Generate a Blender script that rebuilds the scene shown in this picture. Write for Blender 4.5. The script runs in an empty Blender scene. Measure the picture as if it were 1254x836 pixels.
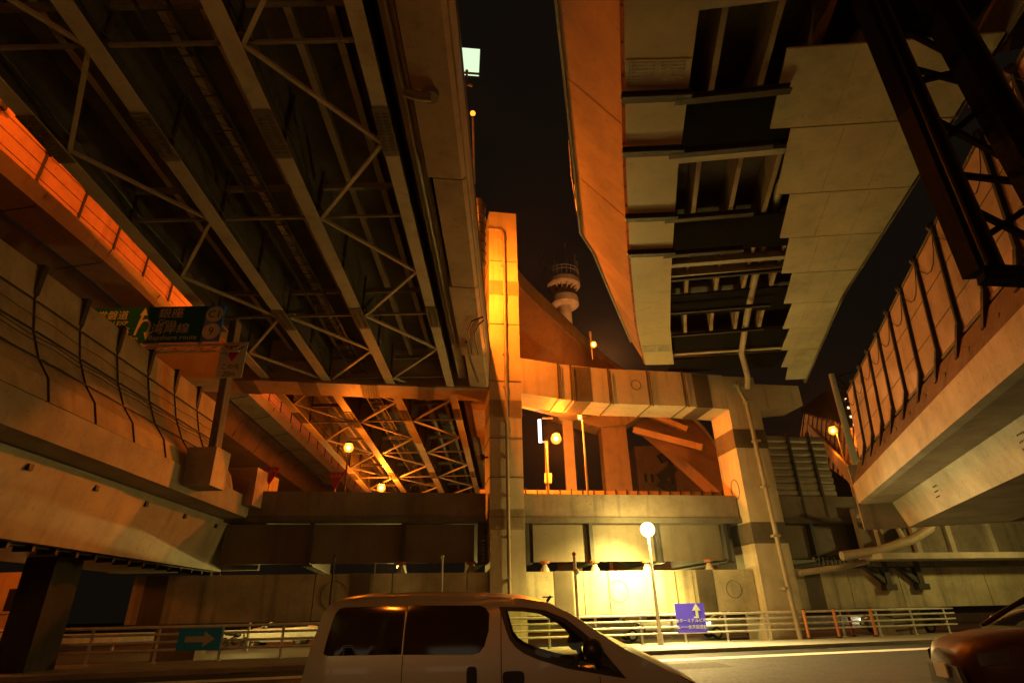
import bpy, bmesh, math, random
from mathutils import Vector, Matrix, geometry
random.seed(7)
R = math.radians
SC = bpy.context.scene
COL = SC.collection
# ------------------------------------------------------------------ camera model
F, CX, CY, EYE = 700.0, 627.0, 418.0, 1.6
PITCH, ROLL = math.atan(332 / 700.0), R(1.26)
cp, sp, cr, sr = math.cos(PITCH), math.sin(PITCH), math.cos(ROLL), math.sin(ROLL)
cam = bpy.data.cameras.new('camera'); cam.sensor_width = 36; cam.lens = 36 * F / 1254
cam.clip_start = 0.05; cam.clip_end = 3000
co = bpy.data.objects.new('camera', cam); COL.objects.link(co); SC.camera = co
Rv, Uv, Bv = Vector((1, 0, 0)), Vector((0, -sp, cp)), Vector((0, -cp, -sp))
xc, yc = Rv * cr - Uv * sr, Rv * sr + Uv * cr
m = Matrix((xc, yc, Bv)).transposed().to_4x4(); m.translation = (0, 0, EYE); co.matrix_world = m
def ray(px, py):
    u, v = (px - CX) / F, (CY - py) / F
    u, v = u * cr + v * sr, -u * sr + v * cr
    return Vector((u, cp - v * sp, sp + v * cp))
def PY(px, py, Y):
    d = ray(px, py); t = Y / d.y; return Vector((d.x * t, Y, EYE + d.z * t))
def PZ(px, py, z):
    d = ray(px, py); t = (z - EYE) / d.z; return Vector((d.x * t, d.y * t, z))
# ------------------------------------------------------------------ materials
MATS = {}
def mat(name, col, rough=.7, metal=0, var=.3, scale=.6, streak=.25, bump=.05, spec=.4):
    if name in MATS: return MATS[name]
    mt = bpy.data.materials.new(name); mt.use_nodes = True; N = mt.node_tree.nodes; Lk = mt.node_tree.links
    b = N['Principled BSDF']; b.inputs['Roughness'].default_value = rough; b.inputs['Metallic'].default_value = metal
    b.inputs['Specular IOR Level'].default_value = spec
    tc = N.new('ShaderNodeTexCoord')
    n1 = N.new('ShaderNodeTexNoise'); n1.inputs['Scale'].default_value = scale; n1.inputs['Detail'].default_value = 8; n1.inputs['Roughness'].default_value = .65
    Lk.new(tc.outputs['Object'], n1.inputs['Vector'])
    mp = N.new('ShaderNodeMapping'); mp.inputs['Scale'].default_value = (1.5, 1.5, .1)
    Lk.new(tc.outputs['Object'], mp.inputs['Vector'])
    n2 = N.new('ShaderNodeTexNoise'); n2.inputs['Scale'].default_value = 1.6; n2.inputs['Detail'].default_value = 6
    Lk.new(mp.outputs['Vector'], n2.inputs['Vector'])
    n3 = N.new('ShaderNodeTexNoise'); n3.inputs['Scale'].default_value = 9; n3.inputs['Detail'].default_value = 5
    Lk.new(tc.outputs['Object'], n3.inputs['Vector'])
    def mr(src, a, b2, lo, hi):
        r_ = N.new('ShaderNodeMapRange'); Lk.new(src, r_.inputs['Value'])
        for k, v in zip(('From Min', 'From Max', 'To Min', 'To Max'), (a, b2, lo, hi)): r_.inputs[k].default_value = v
        return r_.outputs['Result']
    f1 = mr(n1.outputs['Fac'], .32, .68, 1 - var, 1 + var * .35)
    f2 = mr(n2.outputs['Fac'], .54, .8, 1, 1 - streak)
    f3 = mr(n3.outputs['Fac'], .62, .74, 1, 1 - min(.6, var * 1.1))
    def mul(a, b2):
        q = N.new('ShaderNodeMath'); q.operation = 'MULTIPLY'; Lk.new(a, q.inputs[0]); Lk.new(b2, q.inputs[1]); return q.outputs[0]
    f = mul(mul(f1, f2), f3)
    mx = N.new('ShaderNodeVectorMath'); mx.operation = 'SCALE'; mx.inputs[0].default_value = col[:3]
    Lk.new(f, mx.inputs['Scale']); Lk.new(mx.outputs['Vector'], b.inputs['Base Color'])
    rr = mr(n3.outputs['Fac'], .3, .7, max(.02, rough - .12), min(1, rough + .12)); Lk.new(rr, b.inputs['Roughness'])
    if bump:
        bp = N.new('ShaderNodeBump'); bp.inputs['Strength'].default_value = bump * 4; bp.inputs['Distance'].default_value = .02
        Lk.new(n3.outputs['Fac'], bp.inputs['Height']); Lk.new(bp.outputs['Normal'], b.inputs['Normal'])
    MATS[name] = mt; return mt
def plain(name, col, rough=.5, metal=0, coat=0):
    if name in MATS: return MATS[name]
    mt = bpy.data.materials.new(name); mt.use_nodes = True; b = mt.node_tree.nodes['Principled BSDF']
    b.inputs['Base Color'].default_value = (*col, 1); b.inputs['Roughness'].default_value = rough
    b.inputs['Metallic'].default_value = metal; b.inputs['Coat Weight'].default_value = coat
    MATS[name] = mt; return mt
def glow(name, col, strength):
    if name in MATS: return MATS[name]
    mt = bpy.data.materials.new(name); mt.use_nodes = True; N = mt.node_tree.nodes; N.remove(N['Principled BSDF'])
    e = N.new('ShaderNodeEmission'); e.inputs['Color'].default_value = (*col, 1); e.inputs['Strength'].default_value = strength
    mt.node_tree.links.new(e.outputs[0], N['Material Output'].inputs['Surface']); MATS[name] = mt; return mt
def glass(name, col, rough=.02):
    if name in MATS: return MATS[name]
    mt = bpy.data.materials.new(name); mt.use_nodes = True; N = mt.node_tree.nodes; Lk = mt.node_tree.links; N.remove(N['Principled BSDF'])
    t = N.new('ShaderNodeBsdfTransparent'); t.inputs['Color'].default_value = (*col, 1)
    g = N.new('ShaderNodeBsdfGlossy'); g.inputs['Roughness'].default_value = rough
    fr = N.new('ShaderNodeFresnel'); fr.inputs['IOR'].default_value = 1.45
    mx = N.new('ShaderNodeMixShader'); Lk.new(fr.outputs[0], mx.inputs[0]); Lk.new(t.outputs[0], mx.inputs[1]); Lk.new(g.outputs[0], mx.inputs[2])
    Lk.new(mx.outputs[0], N['Material Output'].inputs['Surface']); MATS[name] = mt; return mt
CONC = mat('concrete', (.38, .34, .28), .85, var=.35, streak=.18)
CONC2 = mat('concrete_dark', (.2, .17, .14), .9, var=.4, streak=.5)
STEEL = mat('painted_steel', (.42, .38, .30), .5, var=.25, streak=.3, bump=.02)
STEELB = mat('painted_steel_brown', (.34, .25, .18), .55, var=.28, streak=.35, bump=.02)
STEELD = mat('web_steel', (.17, .15, .125), .6, var=.35, streak=.4)
WEB = mat('shaded_web', (.07, .06, .05), .75, var=.45, streak=.4)  # girder steel darkened, the shade on the webs is put into the colour
SPLICE = mat('splice_steel', (.13, .11, .08), .6, var=.35, streak=.3)
DARK = mat('dark_steel', (.035, .033, .03), .55, var=.3)
BLKST = mat('black_steel', (.010, .010, .009), .9, var=.3, spec=.05)  # near-black steel for the mast and deck pans
BLACK = plain('black_plastic', (.012, .012, .012), .45)
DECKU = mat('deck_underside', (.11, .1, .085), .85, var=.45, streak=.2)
PANEL = mat('barrier_panel_pink', (.5, .34, .26), .55, var=.25, streak=.4, scale=.9)
PANELB = mat('barrier_panel_beige', (.42, .33, .23), .6, var=.3, streak=.4, scale=.9)
CLAD = mat('soffit_cladding', (.46, .45, .33), .6, var=.3, scale=.45, streak=.2, bump=.01, spec=.2)
ASPH = mat('asphalt', (.05, .048, .045), .75, var=.4, scale=1.5, streak=0, bump=.12)
PAVE = mat('pavement', (.36, .34, .3), .8, var=.3, scale=1.2, streak=0, bump=.08)
WHITEP = mat('white_paint', (.75, .74, .7), .6, var=.22, scale=3, streak=.12)
GALV = mat('galvanised', (.5, .49, .45), .45, .25, var=.2, streak=.2)
PIPE = mat('pipe_paint', (.36, .3, .22), .5, var=.25, streak=.3)
REDP = mat('red_paint', (.5, .06, .03), .55, var=.3)
RUST = mat('rust_red', (.35, .12, .06), .8, var=.4)
BRICK = mat('facade', (.32, .2, .15), .8, var=.3, streak=.3)
# ------------------------------------------------------------------ objects
ROOT = {}
def tag(o, label=None, cat=None, group=None, kind=None):
    for k, v in (('label', label), ('category', cat), ('group', group), ('kind', kind)):
        if v: o[k] = v
    return o
def thing(name, loc, label, cat, group=None):
    o = bpy.data.objects.new(name, None); COL.objects.link(o); o.location = loc; o.empty_display_size = .3
    ROOT[o] = Vector(loc); return tag(o, label, cat, group)
def dup(root, loc, label=None, group=None):
    r = root.copy(); COL.objects.link(r); r.location = loc; ROOT[r] = Vector(loc)
    if label: r['label'] = label
    if group: r['group'] = group
    for ch in list(root.children):
        c = ch.copy(); COL.objects.link(c); c.parent = r
        for g in list(ch.children):
            d = g.copy(); COL.objects.link(d); d.parent = c
    return r
class MB:
    def __init__(s, T=None): s.v, s.f, s.T = [], [], T
    def add(s, vs, fs):
        n = len(s.v); s.v += [Vector(p) if s.T is None else s.T @ Vector(p) for p in vs]
        s.f += [[n + i for i in f] for f in fs]; return s
    def hexa(s, b, t):
        n = len(b); vs = list(b) + list(t)
        fs = [list(range(n))[::-1], list(range(n, 2 * n))] + [[i, (i + 1) % n, n + (i + 1) % n, n + i] for i in range(n)]
        return s.add(vs, fs)
    def box(s, a, b):
        (x0, y0, z0), (x1, y1, z1) = a, b
        q = [(x0, y0), (x1, y0), (x1, y1), (x0, y1)]
        return s.hexa([(x, y, z0) for x, y in q], [(x, y, z1) for x, y in q])
    def beam(s, p0, p1, w, h, up=(0, 0, 1)):
        p0, p1 = Vector(p0), Vector(p1); d = (p1 - p0).normalized(); u = Vector(up)
        sd = d.cross(u)
        if sd.length < 1e-4: sd = d.cross(Vector((0, 1, 0)))
        sd.normalize(); u = sd.cross(d)
        q = [-sd * w / 2 - u * h / 2, sd * w / 2 - u * h / 2, sd * w / 2 + u * h / 2, -sd * w / 2 + u * h / 2]
        return s.hexa([p0 + k for k in q], [p1 + k for k in q])
    def ibeam(s, p0, p1, w, h, t=.03):
        p0, p1 = Vector(p0), Vector(p1); z = Vector((0, 0, 1))
        s.beam(p0 - z * (h / 2 - t / 2), p1 - z * (h / 2 - t / 2), w, t); s.beam(p0 + z * (h / 2 - t / 2), p1 + z * (h / 2 - t / 2), w, t)
        return s.beam(p0, p1, t, h - 2 * t)
    def tube(s, pts, r, n=10, r2=None, closed=False):
        pts = [Vector(p) for p in pts]; m_ = len(pts); rings = []
        for i, p in enumerate(pts):
            a, b = pts[max(i - 1, 0)], pts[min(i + 1, m_ - 1)]
            d = (b - a).normalized(); k = Vector((0, 0, 1)) if abs(d.z) < .9 else Vector((1, 0, 0))
            u = d.cross(k).normalized(); w = d.cross(u)
            rr = r if r2 is None else r + (r2 - r) * i / (m_ - 1)
            rings.append([p + (u * math.cos(2 * math.pi * j / n) + w * math.sin(2 * math.pi * j / n)) * rr for j in range(n)])
        vs = [p for q in rings for p in q]; fs = [list(range(n))[::-1], list(range((m_ - 1) * n, m_ * n))]
        for i in range(m_ - 1):
            for j in range(n): fs.append([i * n + j, i * n + (j + 1) % n, (i + 1) * n + (j + 1) % n, (i + 1) * n + j])
        return s.add(vs, fs)
    def lathe(s, prof, c=(0, 0, 0), n=20):
        c = Vector(c); vs, fs = [], []
        for rr, z in prof: vs += [c + Vector((rr * math.cos(2 * math.pi * j / n), rr * math.sin(2 * math.pi * j / n), z)) for j in range(n)]
        for i in range(len(prof) - 1):
            for j in range(n): fs.append([i * n + j, i * n + (j + 1) % n, (i + 1) * n + (j + 1) % n, (i + 1) * n + j])
        fs += [list(range(n))[::-1], list(range((len(prof) - 1) * n, len(prof) * n))]
        return s.add(vs, fs)
    def sphere(s, c, r, n=14, sz=1):
        prof = [(max(.001, r * math.sin(math.pi * i / 10)), -r * sz * math.cos(math.pi * i / 10)) for i in range(11)]
        return s.lathe(prof, c, n)
    def sweep(s, secs, closed=True):
        n = len(secs[0]); vs = [p for q in secs for p in q]; fs = []
        for i in range(len(secs) - 1):
            for j in range(n if closed else n - 1): fs.append([i * n + j, i * n + (j + 1) % n, (i + 1) * n + (j + 1) % n, (i + 1) * n + j])
        if closed: fs += [list(range(n))[::-1], list(range((len(secs) - 1) * n, len(secs) * n))]
        return s.add(vs, fs)
    def bolts(s, o, u, v, nrm, nu, nv, r=.025):
        o, u, v, nrm = Vector(o), Vector(u), Vector(v), Vector(nrm).normalized(); uu, vv = u.normalized() * r, v.normalized() * r
        for i in range(nu):
            for j in range(nv):
                c = o + u * ((i + .5) / nu) + v * ((j + .5) / nv)
                q = [c - uu - vv, c + uu - vv, c + uu + vv, c - uu + vv]
                s.hexa(q, [k + nrm * r for k in q])
        return s
    def build(s, name, mt, parent=None, smooth=False):
        me = bpy.data.meshes.new(name); org = Vector((0, 0, 0)); top = parent
        while top is not None and top.parent is not None: top = top.parent
        if top is not None: org = ROOT.get(top, Vector(top.location))
        me.from_pydata([tuple(p - org) for p in s.v], [], s.f)
        bm = bmesh.new(); bm.from_mesh(me); bmesh.ops.recalc_face_normals(bm, faces=bm.faces)
        if smooth:
            for f in bm.faces: f.smooth = True
            for e in bm.edges:
                if len(e.link_faces) == 2 and e.calc_face_angle(0) > R(38): e.smooth = False
        bm.to_mesh(me); bm.free(); me.materials.append(mt)
        o = bpy.data.objects.new(name, me); COL.objects.link(o)
        if parent is not None: o.parent = parent
        return o
def text_mesh(name, body, size, mt, parent, origin, ux, uz, align='CENTER', squash=1.0, thick=.004):
    """flat lettering laid on a board: origin, ux = reading direction, uz = up"""
    c = bpy.data.curves.new(name, 'FONT'); c.body = body; c.size = size; c.align_x = align; c.extrude = thick; c.resolution_u = 3
    t = bpy.data.objects.new(name, c); COL.objects.link(t); dg = bpy.context.evaluated_depsgraph_get()
    me = bpy.data.meshes.new_from_object(t.evaluated_get(dg)); bpy.data.objects.remove(t); bpy.data.curves.remove(c)
    ux, uz = Vector(ux).normalized(), Vector(uz).normalized(); n = ux.cross(uz); org = Vector(origin)
    top = parent
    while top.parent is not None: top = top.parent
    base = ROOT[top]
    for v in me.vertices: v.co = org + ux * v.co.x * squash + uz * v.co.y + n * v.co.z - base
    me.materials.clear(); me.materials.append(mt)
    o = bpy.data.objects.new(name, me); COL.objects.link(o); o.parent = parent; return o
def structure(name, mb, mt): o = mb.build(name, mt); o['kind'] = 'structure'; return o
# ------------------------------------------------------------------ world
w = bpy.data.worlds.new('World'); SC.world = w; w.use_nodes = True; N = w.node_tree.nodes; Lk = w.node_tree.links
bg = N['Background']; sky = N.new('ShaderNodeTexSky'); sky.sky_type = 'NISHITA'; sky.sun_disc = False
sky.sun_elevation = R(-4); sky.sun_rotation = R(200); Lk.new(sky.outputs[0], bg.inputs['Color']); bg.inputs['Strength'].default_value = .004
bg2 = N.new('ShaderNodeBackground'); bg2.inputs['Color'].default_value = (1, .72, .45, 1); bg2.inputs['Strength'].default_value = .0045   # city light in the night air
ad = N.new('ShaderNodeAddShader'); Lk.new(bg.outputs[0], ad.inputs[0]); Lk.new(bg2.outputs[0], ad.inputs[1]); Lk.new(ad.outputs[0], N['World Output'].inputs['Surface'])
SODIUM, WARM = (1, .185, .008), (1, .70, .16)
def light(name, loc, power, col, parent=None, radius=.15, kind='POINT', target=None, angle=80, blend=.5):
    l = bpy.data.lights.new(name, kind); l.energy = power; l.color = col; l.shadow_soft_size = radius
    o = bpy.data.objects.new(name, l); COL.objects.link(o)
    if kind == 'SPOT': l.spot_size = R(angle); l.spot_blend = blend
    base = ROOT[parent] if parent is not None else Vector((0, 0, 0))
    o.location = Vector(loc) - base
    if target is not None: o.rotation_euler = (Vector(target) - Vector(loc)).to_track_quat('-Z', 'Y').to_euler()
    if parent is not None: o.parent = parent
    return o

# ================================================================== ground
MBX = MB
structure('ground', MB().add([(-900, -300, -.03), (900, -300, -.03), (900, 900, -.03), (-900, 900, -.03)], [[0, 1, 2, 3]]), ASPH)
RS = .27                                                     # the kerb line slants away to the right
def kerb(x, off=0): return 28.6 + RS * x + off
def strip(x0, x1, o0, o1, z): return [(x0, kerb(x0, o0), z), (x1, kerb(x1, o0), z), (x1, kerb(x1, o1), z), (x0, kerb(x0, o1), z)]
structure('road', MB().add([(-60, -30, 0), (60, -30, 0), (60, kerb(60, -4.2), 0), (-60, kerb(-60, -4.2), 0)], [[0, 1, 2, 3]]), ASPH)
structure('pavement', MB().hexa(strip(-50, 50, -4.2, 1.2, -.02), strip(-50, 50, -4.2, 1.2, .13)), PAVE)
structure('kerb', MB().hexa(strip(-50, 50, -4.5, -4.203, -.02), strip(-50, 50, -4.48, -4.203, .15)), CONC)
structure('road_marking', MB().add(strip(-40, 40, -7.6, -6.7, .005), [[0, 1, 2, 3]])
          .add([(-40, 5.2, .005), (40, 5.2, .005), (40, 5.35, .005), (-40, 5.35, .005)], [[0, 1, 2, 3]]), WHITEP)
structure('far_road', MB().add([(-80, 38, -.01), (80, 46, -.01), (80, 70, -.01), (-80, 62, -.01)], [[0, 1, 2, 3]]), mat('asphalt_far', (.09, .085, .075), .6, var=.3, scale=1, streak=0))
PATCH = mat('asphalt_patch', (.03, .029, .028), .85, var=.4, scale=2, streak=0, bump=.15)
structure('road_patch', MB().add(strip(2, 6.5, -10.5, -8.6, .004), [[0, 1, 2, 3]]).add(strip(9.5, 11, -6.4, -5.0, .004), [[0, 1, 2, 3]]).add(strip(-14, -9, -9, -7.9, .004), [[0, 1, 2, 3]]), PATCH)
for gx in (-9.0, 1.8, 12.4):
    g_ = thing('drain_grate', (gx, kerb(gx, -4.75), .004), ['dark iron drain grate at the kerb below the blue arrow sign', 'dark iron drain grate at the kerb hidden behind the van', 'dark iron drain grate at the kerb between the van nose and the red car'][(-9.0, 1.8, 12.4).index(gx)], 'drain', 'drain grates along the kerb')
    q = MB(); q.box((gx - .4, kerb(gx, -4.95), .004), (gx + .4, kerb(gx, -4.95) + .03, .02)); q.box((gx - .4, kerb(gx, -4.55), .004), (gx + .4, kerb(gx, -4.55) + .03, .02))
    for k in range(9): q.box((gx - .4 + k * .095, kerb(gx, -4.95) + .028, .004), (gx - .36 + k * .095, kerb(gx, -4.55) + .002, .019))
    q.build('grate', DARK, g_)
structure('sidewalk_near', MB().box((-60, -12, -.02), (60, -1.2, .12)), PAVE)

# ================================================================== A: big steel expressway running straight away, left
def az(y): return 14.42 - .065 * (y - 8)
def ax(x, y): return x * (1.04 - .0003 * (y - 8))
def A(x, y, dz=0): return (ax(x, y), y, az(y) + dz)
ea = thing('elevated_expressway', (-6, 20, 0), 'huge steel girder expressway seen from below at upper left, dark underside with cross bracing', 'elevated road')
Y0, Y1 = -12, 96
def along(mb, x0, x1, z0, z1, y0=Y0, y1=Y1, step=6):
    ys = [y0 + (y1 - y0) * i / max(1, round((y1 - y0) / step)) for i in range(max(1, round((y1 - y0) / step)) + 1)]
    return mb.sweep([[A(x0, y, z0), A(x1, y, z0), A(x1, y, z1), A(x0, y, z1)] for y in ys])
GX = [-12.75, -9.72, -6.48, -3.36]
for k, x in enumerate(GX):
    g = MB(); fw = .23 if k < 3 else .2
    along(g, x - fw, x + fw, 0, .05)
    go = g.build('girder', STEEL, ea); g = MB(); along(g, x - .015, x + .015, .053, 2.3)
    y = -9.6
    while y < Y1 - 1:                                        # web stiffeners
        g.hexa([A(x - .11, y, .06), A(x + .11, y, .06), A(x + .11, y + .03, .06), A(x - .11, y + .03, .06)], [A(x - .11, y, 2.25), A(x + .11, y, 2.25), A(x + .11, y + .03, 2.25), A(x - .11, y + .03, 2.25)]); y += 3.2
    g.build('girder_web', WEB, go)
    for y in (11.4, 21.5, 33, 46, 60):                         # bolted splices
        s_ = MB(); along(s_, x - fw - .02, x + fw + .02, -.035, -.003, y, y + 1.7); 
        s_.bolts(A(x - fw + .02, y + .15, -.035), (fw - .06, 0, 0), (0, 1.4, -.09), (0, 0, -1), 3, 12, .022)
        s_.bolts(A(x + .04, y + .15, -.035), (fw - .06, 0, 0), (0, 1.4, -.09), (0, 0, -1), 3, 12, .022)
        s_.build('splice_plate', SPLICE, go)
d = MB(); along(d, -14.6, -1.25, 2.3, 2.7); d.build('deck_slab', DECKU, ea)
for x in (-11.7, -10.7, -8.7, -7.6, -5.5, -4.4):
    s_ = MB(); along(s_, x - .1, x + .1, 1.75, 1.78); along(s_, x - .01, x + .01, 1.783, 2.29); s_.build('stringer', STEEL, ea)
y = -9.6; k = 0
while y < Y1 - 2:
    f_ = MB()
    for a, b in zip(GX, GX[1:]):
        f_.beam(A(a + .25, y, .22), A(b - .25, y, .22), .09, .09); f_.beam(A(a + .25, y - .35, 1.2), A(b - .25, y - .35, 1.2), .14, .2)
    if k % 2 == 0: f_.build('cross_frame', STEELD, ea)
    for i, (a, b) in enumerate(zip(GX, GX[1:])):
        if i == 1 and y < 20: continue
        p, q = (A(a + .22, y, .16), A(b - .22, y + 3.2, .16)) if (k + i) % 2 == (1 if i == 0 else 1 - (i == 2)) else (A(b - .22, y, .16), A(a + .22, y + 3.2, .16))
        gz = MB().beam(Vector(p) + Vector((-.3, .0, .06)), Vector(p) + Vector((.3, .0, .06)), .55, .02); gz.bolts(Vector(p) + Vector((-.26, -.22, .05)), (.5, 0, 0), (0, .45, 0), (0, 0, -1), 5, 4, .018); gz.build('gusset_plate', STEELD, ea)
        MB().beam(p, q, .11, .09).build('diagonal_brace', STEEL, ea)
    y += 3.2; k += 1
lad = MB()                                                   # inspection trolley track
for x in (-8.5, -7.75):
    along(lad, x - .03, x + .03, .55, .62, Y0, 60)
y = Y0
while y < 60: lad.beam(A(-8.5, y, .59), A(-7.75, y, .59), .03, .03); lad.beam(A(-8.5, y, .59), A(-7.75, y + .6, .59), .015, .015); y += .6
lad.build('inspection_track', DARK, ea)
y = -10.0
fas = 0
while y < Y1 - 1:                                            # edge box panels with open joints
    y2 = y + 6.05
    p = MB(); xa = -2.45 if fas % 2 else -2.32
    p.sweep([[A(xa, q, .12), A(-1.42, q, 0), A(-1.30, q, .1), A(-1.3, q, 2.28), A(xa, q, 2.28)] for q in (y, y + 3, y2 - .06)])
    p.build('edge_panel', STEELB, ea); y = y2; fas += 1
for x_, z_, r_ in ((-3.05, .9, .03), (-2.98, 1.1, .02), (-6.2, .35, .025), (-9.45, .3, .02), (-12.4, .5, .03)):
    e = MB(); e.tube([A(x_, q, z_ - (.10 if k % 2 else 0)) for k, q in enumerate(range(-10, 60, 2))], r_, 6); e.build('cable', BLACK, ea)
e = MB(); along(e, -2.95, -2.5, .62, .7); along(e, -2.62, -2.56, .55, 1.6); e.build('edge_flange', STEELB, ea)
e = MB(); along(e, -1.37, -1.28, .9, 3.0); along(e, -14.9, -14.62, 2.0, 4.0); e.build('parapet', CONC, ea)
e = MB(); e.tube([A(-1.27, q, .25) for q in range(-10, 27, 4)], .05); e.tube([A(-2.75, q, .5) for q in range(-10, 27, 4)], .06); e.build('drain_pipe', PIPE, ea)
d = MB(); c0 = Vector(A(-2.35, 11.0, -.02)); d.tube([c0 + Vector((-.3, 0, .1)), c0 + Vector((.1, 0, -.06)), c0 + Vector((.42, .02, -.08))], .13, 12)
d.tube([c0 + Vector((.40, .02, -.1)), c0 + Vector((.44, .02, .3))], .22, 14); d.build('drain_gully', SPLICE, ea, True)
d = MB()                                                     # pipe loops near the pier
for o_, z_ in ((0, 0), (.28, .3)):
    d.tube([A(-1.9 + o_, 25.6, -.2), A(-1.95 + o_, 23.4 + z_, -.12), A(-1.7 + o_, 22.6 + z_, -.1), A(-1.2, 22.3 + z_, -.08)], .035)
d.tube([A(-2.1, 24.5, -.1), A(-2.0, 26.2, -.3), A(-1.7, 27.2, -.9)], .06); d.build('conduit', DARK, ea)

# ================================================================== rigid steel pier
TH = R(9.6)
PT = Matrix.Translation((0, 30.2, 0)) @ Matrix.Rotation(TH, 4, 'Z')
def W(x, y, z): return PT @ Vector((x, y, z))
pr = thing('highway_pier', (0, 31, 0), 'tall two-storey portal pier with upright box leg, leaning right leg and heavy cross beam', 'bridge pier')
p = MB(PT).box((-1.33, 0, 0), (.45, 2.2, 25.2)); pil = p.build('pillar', mat('pier_paint', (.52, .46, .34), .6, var=.22, streak=.4), pr)
PIER = MATS['pier_paint']
for z in (6.0, 8.0, 10.1, 13.4, 17.0, 21.4): MB(PT).box((-1.36, -.03, z), (.48, 2.23, z + .04)).build('joint_band', SPLICE, pil)
for z in (5.4, 11.3, 19.0):
    b = MB(PT).box((-1.352, -.022, z), (.472, 2.0, z + 1.0)); b.bolts((-1.28, -.022, z + .08), (.75, 0, 0), (0, 0, .85), (0, -1, 0), 9, 8, .022); b.bolts((-.35, -.022, z + .08), (.75, 0, 0), (0, 0, .85), (0, -1, 0), 9, 8, .022)
    b.build('splice_plate', mat('splice_tan', (.3, .25, .17), .6, var=.3), pil)
p = MB(PT); p.tube([(-.42, -.16, 2.4), (-.42, -.16, 23.4)], .09, 12)
for z in range(3, 24, 2): p.box((-.56, -.2, z), (-.28, -.005, z + .1))
p.tube([(-.42, -.16, 23.4), (-.6, -.16, 23.7), (-1.4, -.16, 23.7)], .09, 12); p.build('drain_pipe', PIPE, pr, True)
# left arm, right arm
z0, z1 = 12.93, 14.9
b = MB(PT); b.box((-19, .1, z0), (-1.34, 2.1, z0 + .12)); b.box((-19, .3, z0 + .123), (-1.34, 1.9, 15.6)); lb = b.build('cross_beam', STEELB, pr)
for x in (-14.8, -11.6, -8.4, -5.3):
    s_ = MB(PT).box((x, .07, z0 - .03), (x + .95, 2.13, z0 - .003)); s_.bolts((x + .05, .1, z0 - .03), (.85, 0, 0), (0, 2, 0), (0, 0, -1), 6, 10, .022); s_.build('splice_plate', SPLICE, lb)
secs = []
for x, zb in ((.453, 12.75), (3.0, 12.45), (5.6, 12.3), (10.2, 12.3), (12.88, 12.2)): secs.append([(x, 0, zb), (x, 2.2, zb), (x, 2.2, zb + 2.15), (x, 0, zb + 2.15)])
b = MB(PT).sweep(secs); rb = b.build('cross_beam', PIER, pr)
for x, zb in ((2.6, 12.49), (3.35, 12.42), (5.6, 12.3), (8.0, 12.3), (10.2, 12.3)):
    b = MB(PT).box((x, -.05, zb - .03), (x + .09, 2.25, zb + 2.19)); b.tube([(x + .16, -.1, zb - .1), (x + .16, -.1, zb + 2.0)], .035); b.build('joint_band', SPLICE, rb)
for x, zb in ((3.6, 12.39), (10.9, 12.26)):
    b = MB(PT).box((x, -.024, zb - .027), (x + 1.0, 2.22, zb + 2.1)); b.bolts((x + .05, -.024, zb + .1), (.9, 0, 0), (0, 0, 1.9), (0, -1, 0), 6, 14, .024)
    b.bolts((x + .05, .1, zb - .027), (.9, 0, 0), (0, 2, 0), (0, 0, -1), 6, 12, .024); b.build('splice_plate', SPLICE, rb)
def ring(c, r, nrm_y=-.012, T=PT):
    q = MB(T); q.tube([(c[0] + r * math.cos(a * math.pi / 12), c[1] + nrm_y, c[2] + r * math.sin(a * math.pi / 12)) for a in range(25)], .014, 6); return q
ring((7.3, 0, 13.5), .3).build('emblem', SPLICE, rb)
c_ = MB(PT).sweep([[(12.9, 0, z), (14.9, 0, z), (14.9, 2.2, z), (12.9, 2.2, z)] for z in (0, 14.3)]); cl = c_.build('leg', PIER, pr)
b = MB(PT).sweep([[(14.903, .1, 12.3), (14.903, 2.1, 12.3), (14.903, 2.1, 13.92), (14.903, .1, 13.92)], [(17.9, .1, 12.65), (17.9, 2.1, 12.65), (17.9, 2.1, 13.92), (17.9, .1, 13.92)]]); b.build('bracket_arm', PIER, pr)
for z in (9.9, 4.7):
    b = MB(PT).box((12.877, -.023, z), (14.923, 2.2, z + 1.1)); b.bolts((12.98, -.023, z + .1), (.8, 0, 0), (0, 0, .9), (0, -1, 0), 9, 8, .022); b.bolts((13.95, -.023, z + .1), (.85, 0, 0), (0, 0, .9), (0, -1, 0), 9, 8, .022)
    b.build('splice_plate', SPLICE, cl)
b = MB(PT); b.tube([(12.88, .9 + .42 * math.cos(a * math.pi / 12), 7.7 + .55 * math.sin(a * math.pi / 12)) for a in range(25)], .018, 6); b.build('emblem', SPLICE, cl)
b = MB(PT); b.tube([(13.7, -.2, 13.9), (13.7, -.2, 13.4), (14.0, -.2, 12.6), (14.05, -.2, 9), (14.15, -.25, 3), (14.2, -.35, .1)], .12, 12)
for z in (12.6, 10.2, 7.6, 5.0, 2.4): b.box((13.9, -.36, z), (14.3, -.004, z + .12))
b.box((13.5, -.3, 13.6), (14.2, -.05, 13.75)); b.build('drain_pipe', PIPE, pr, True)

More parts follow.
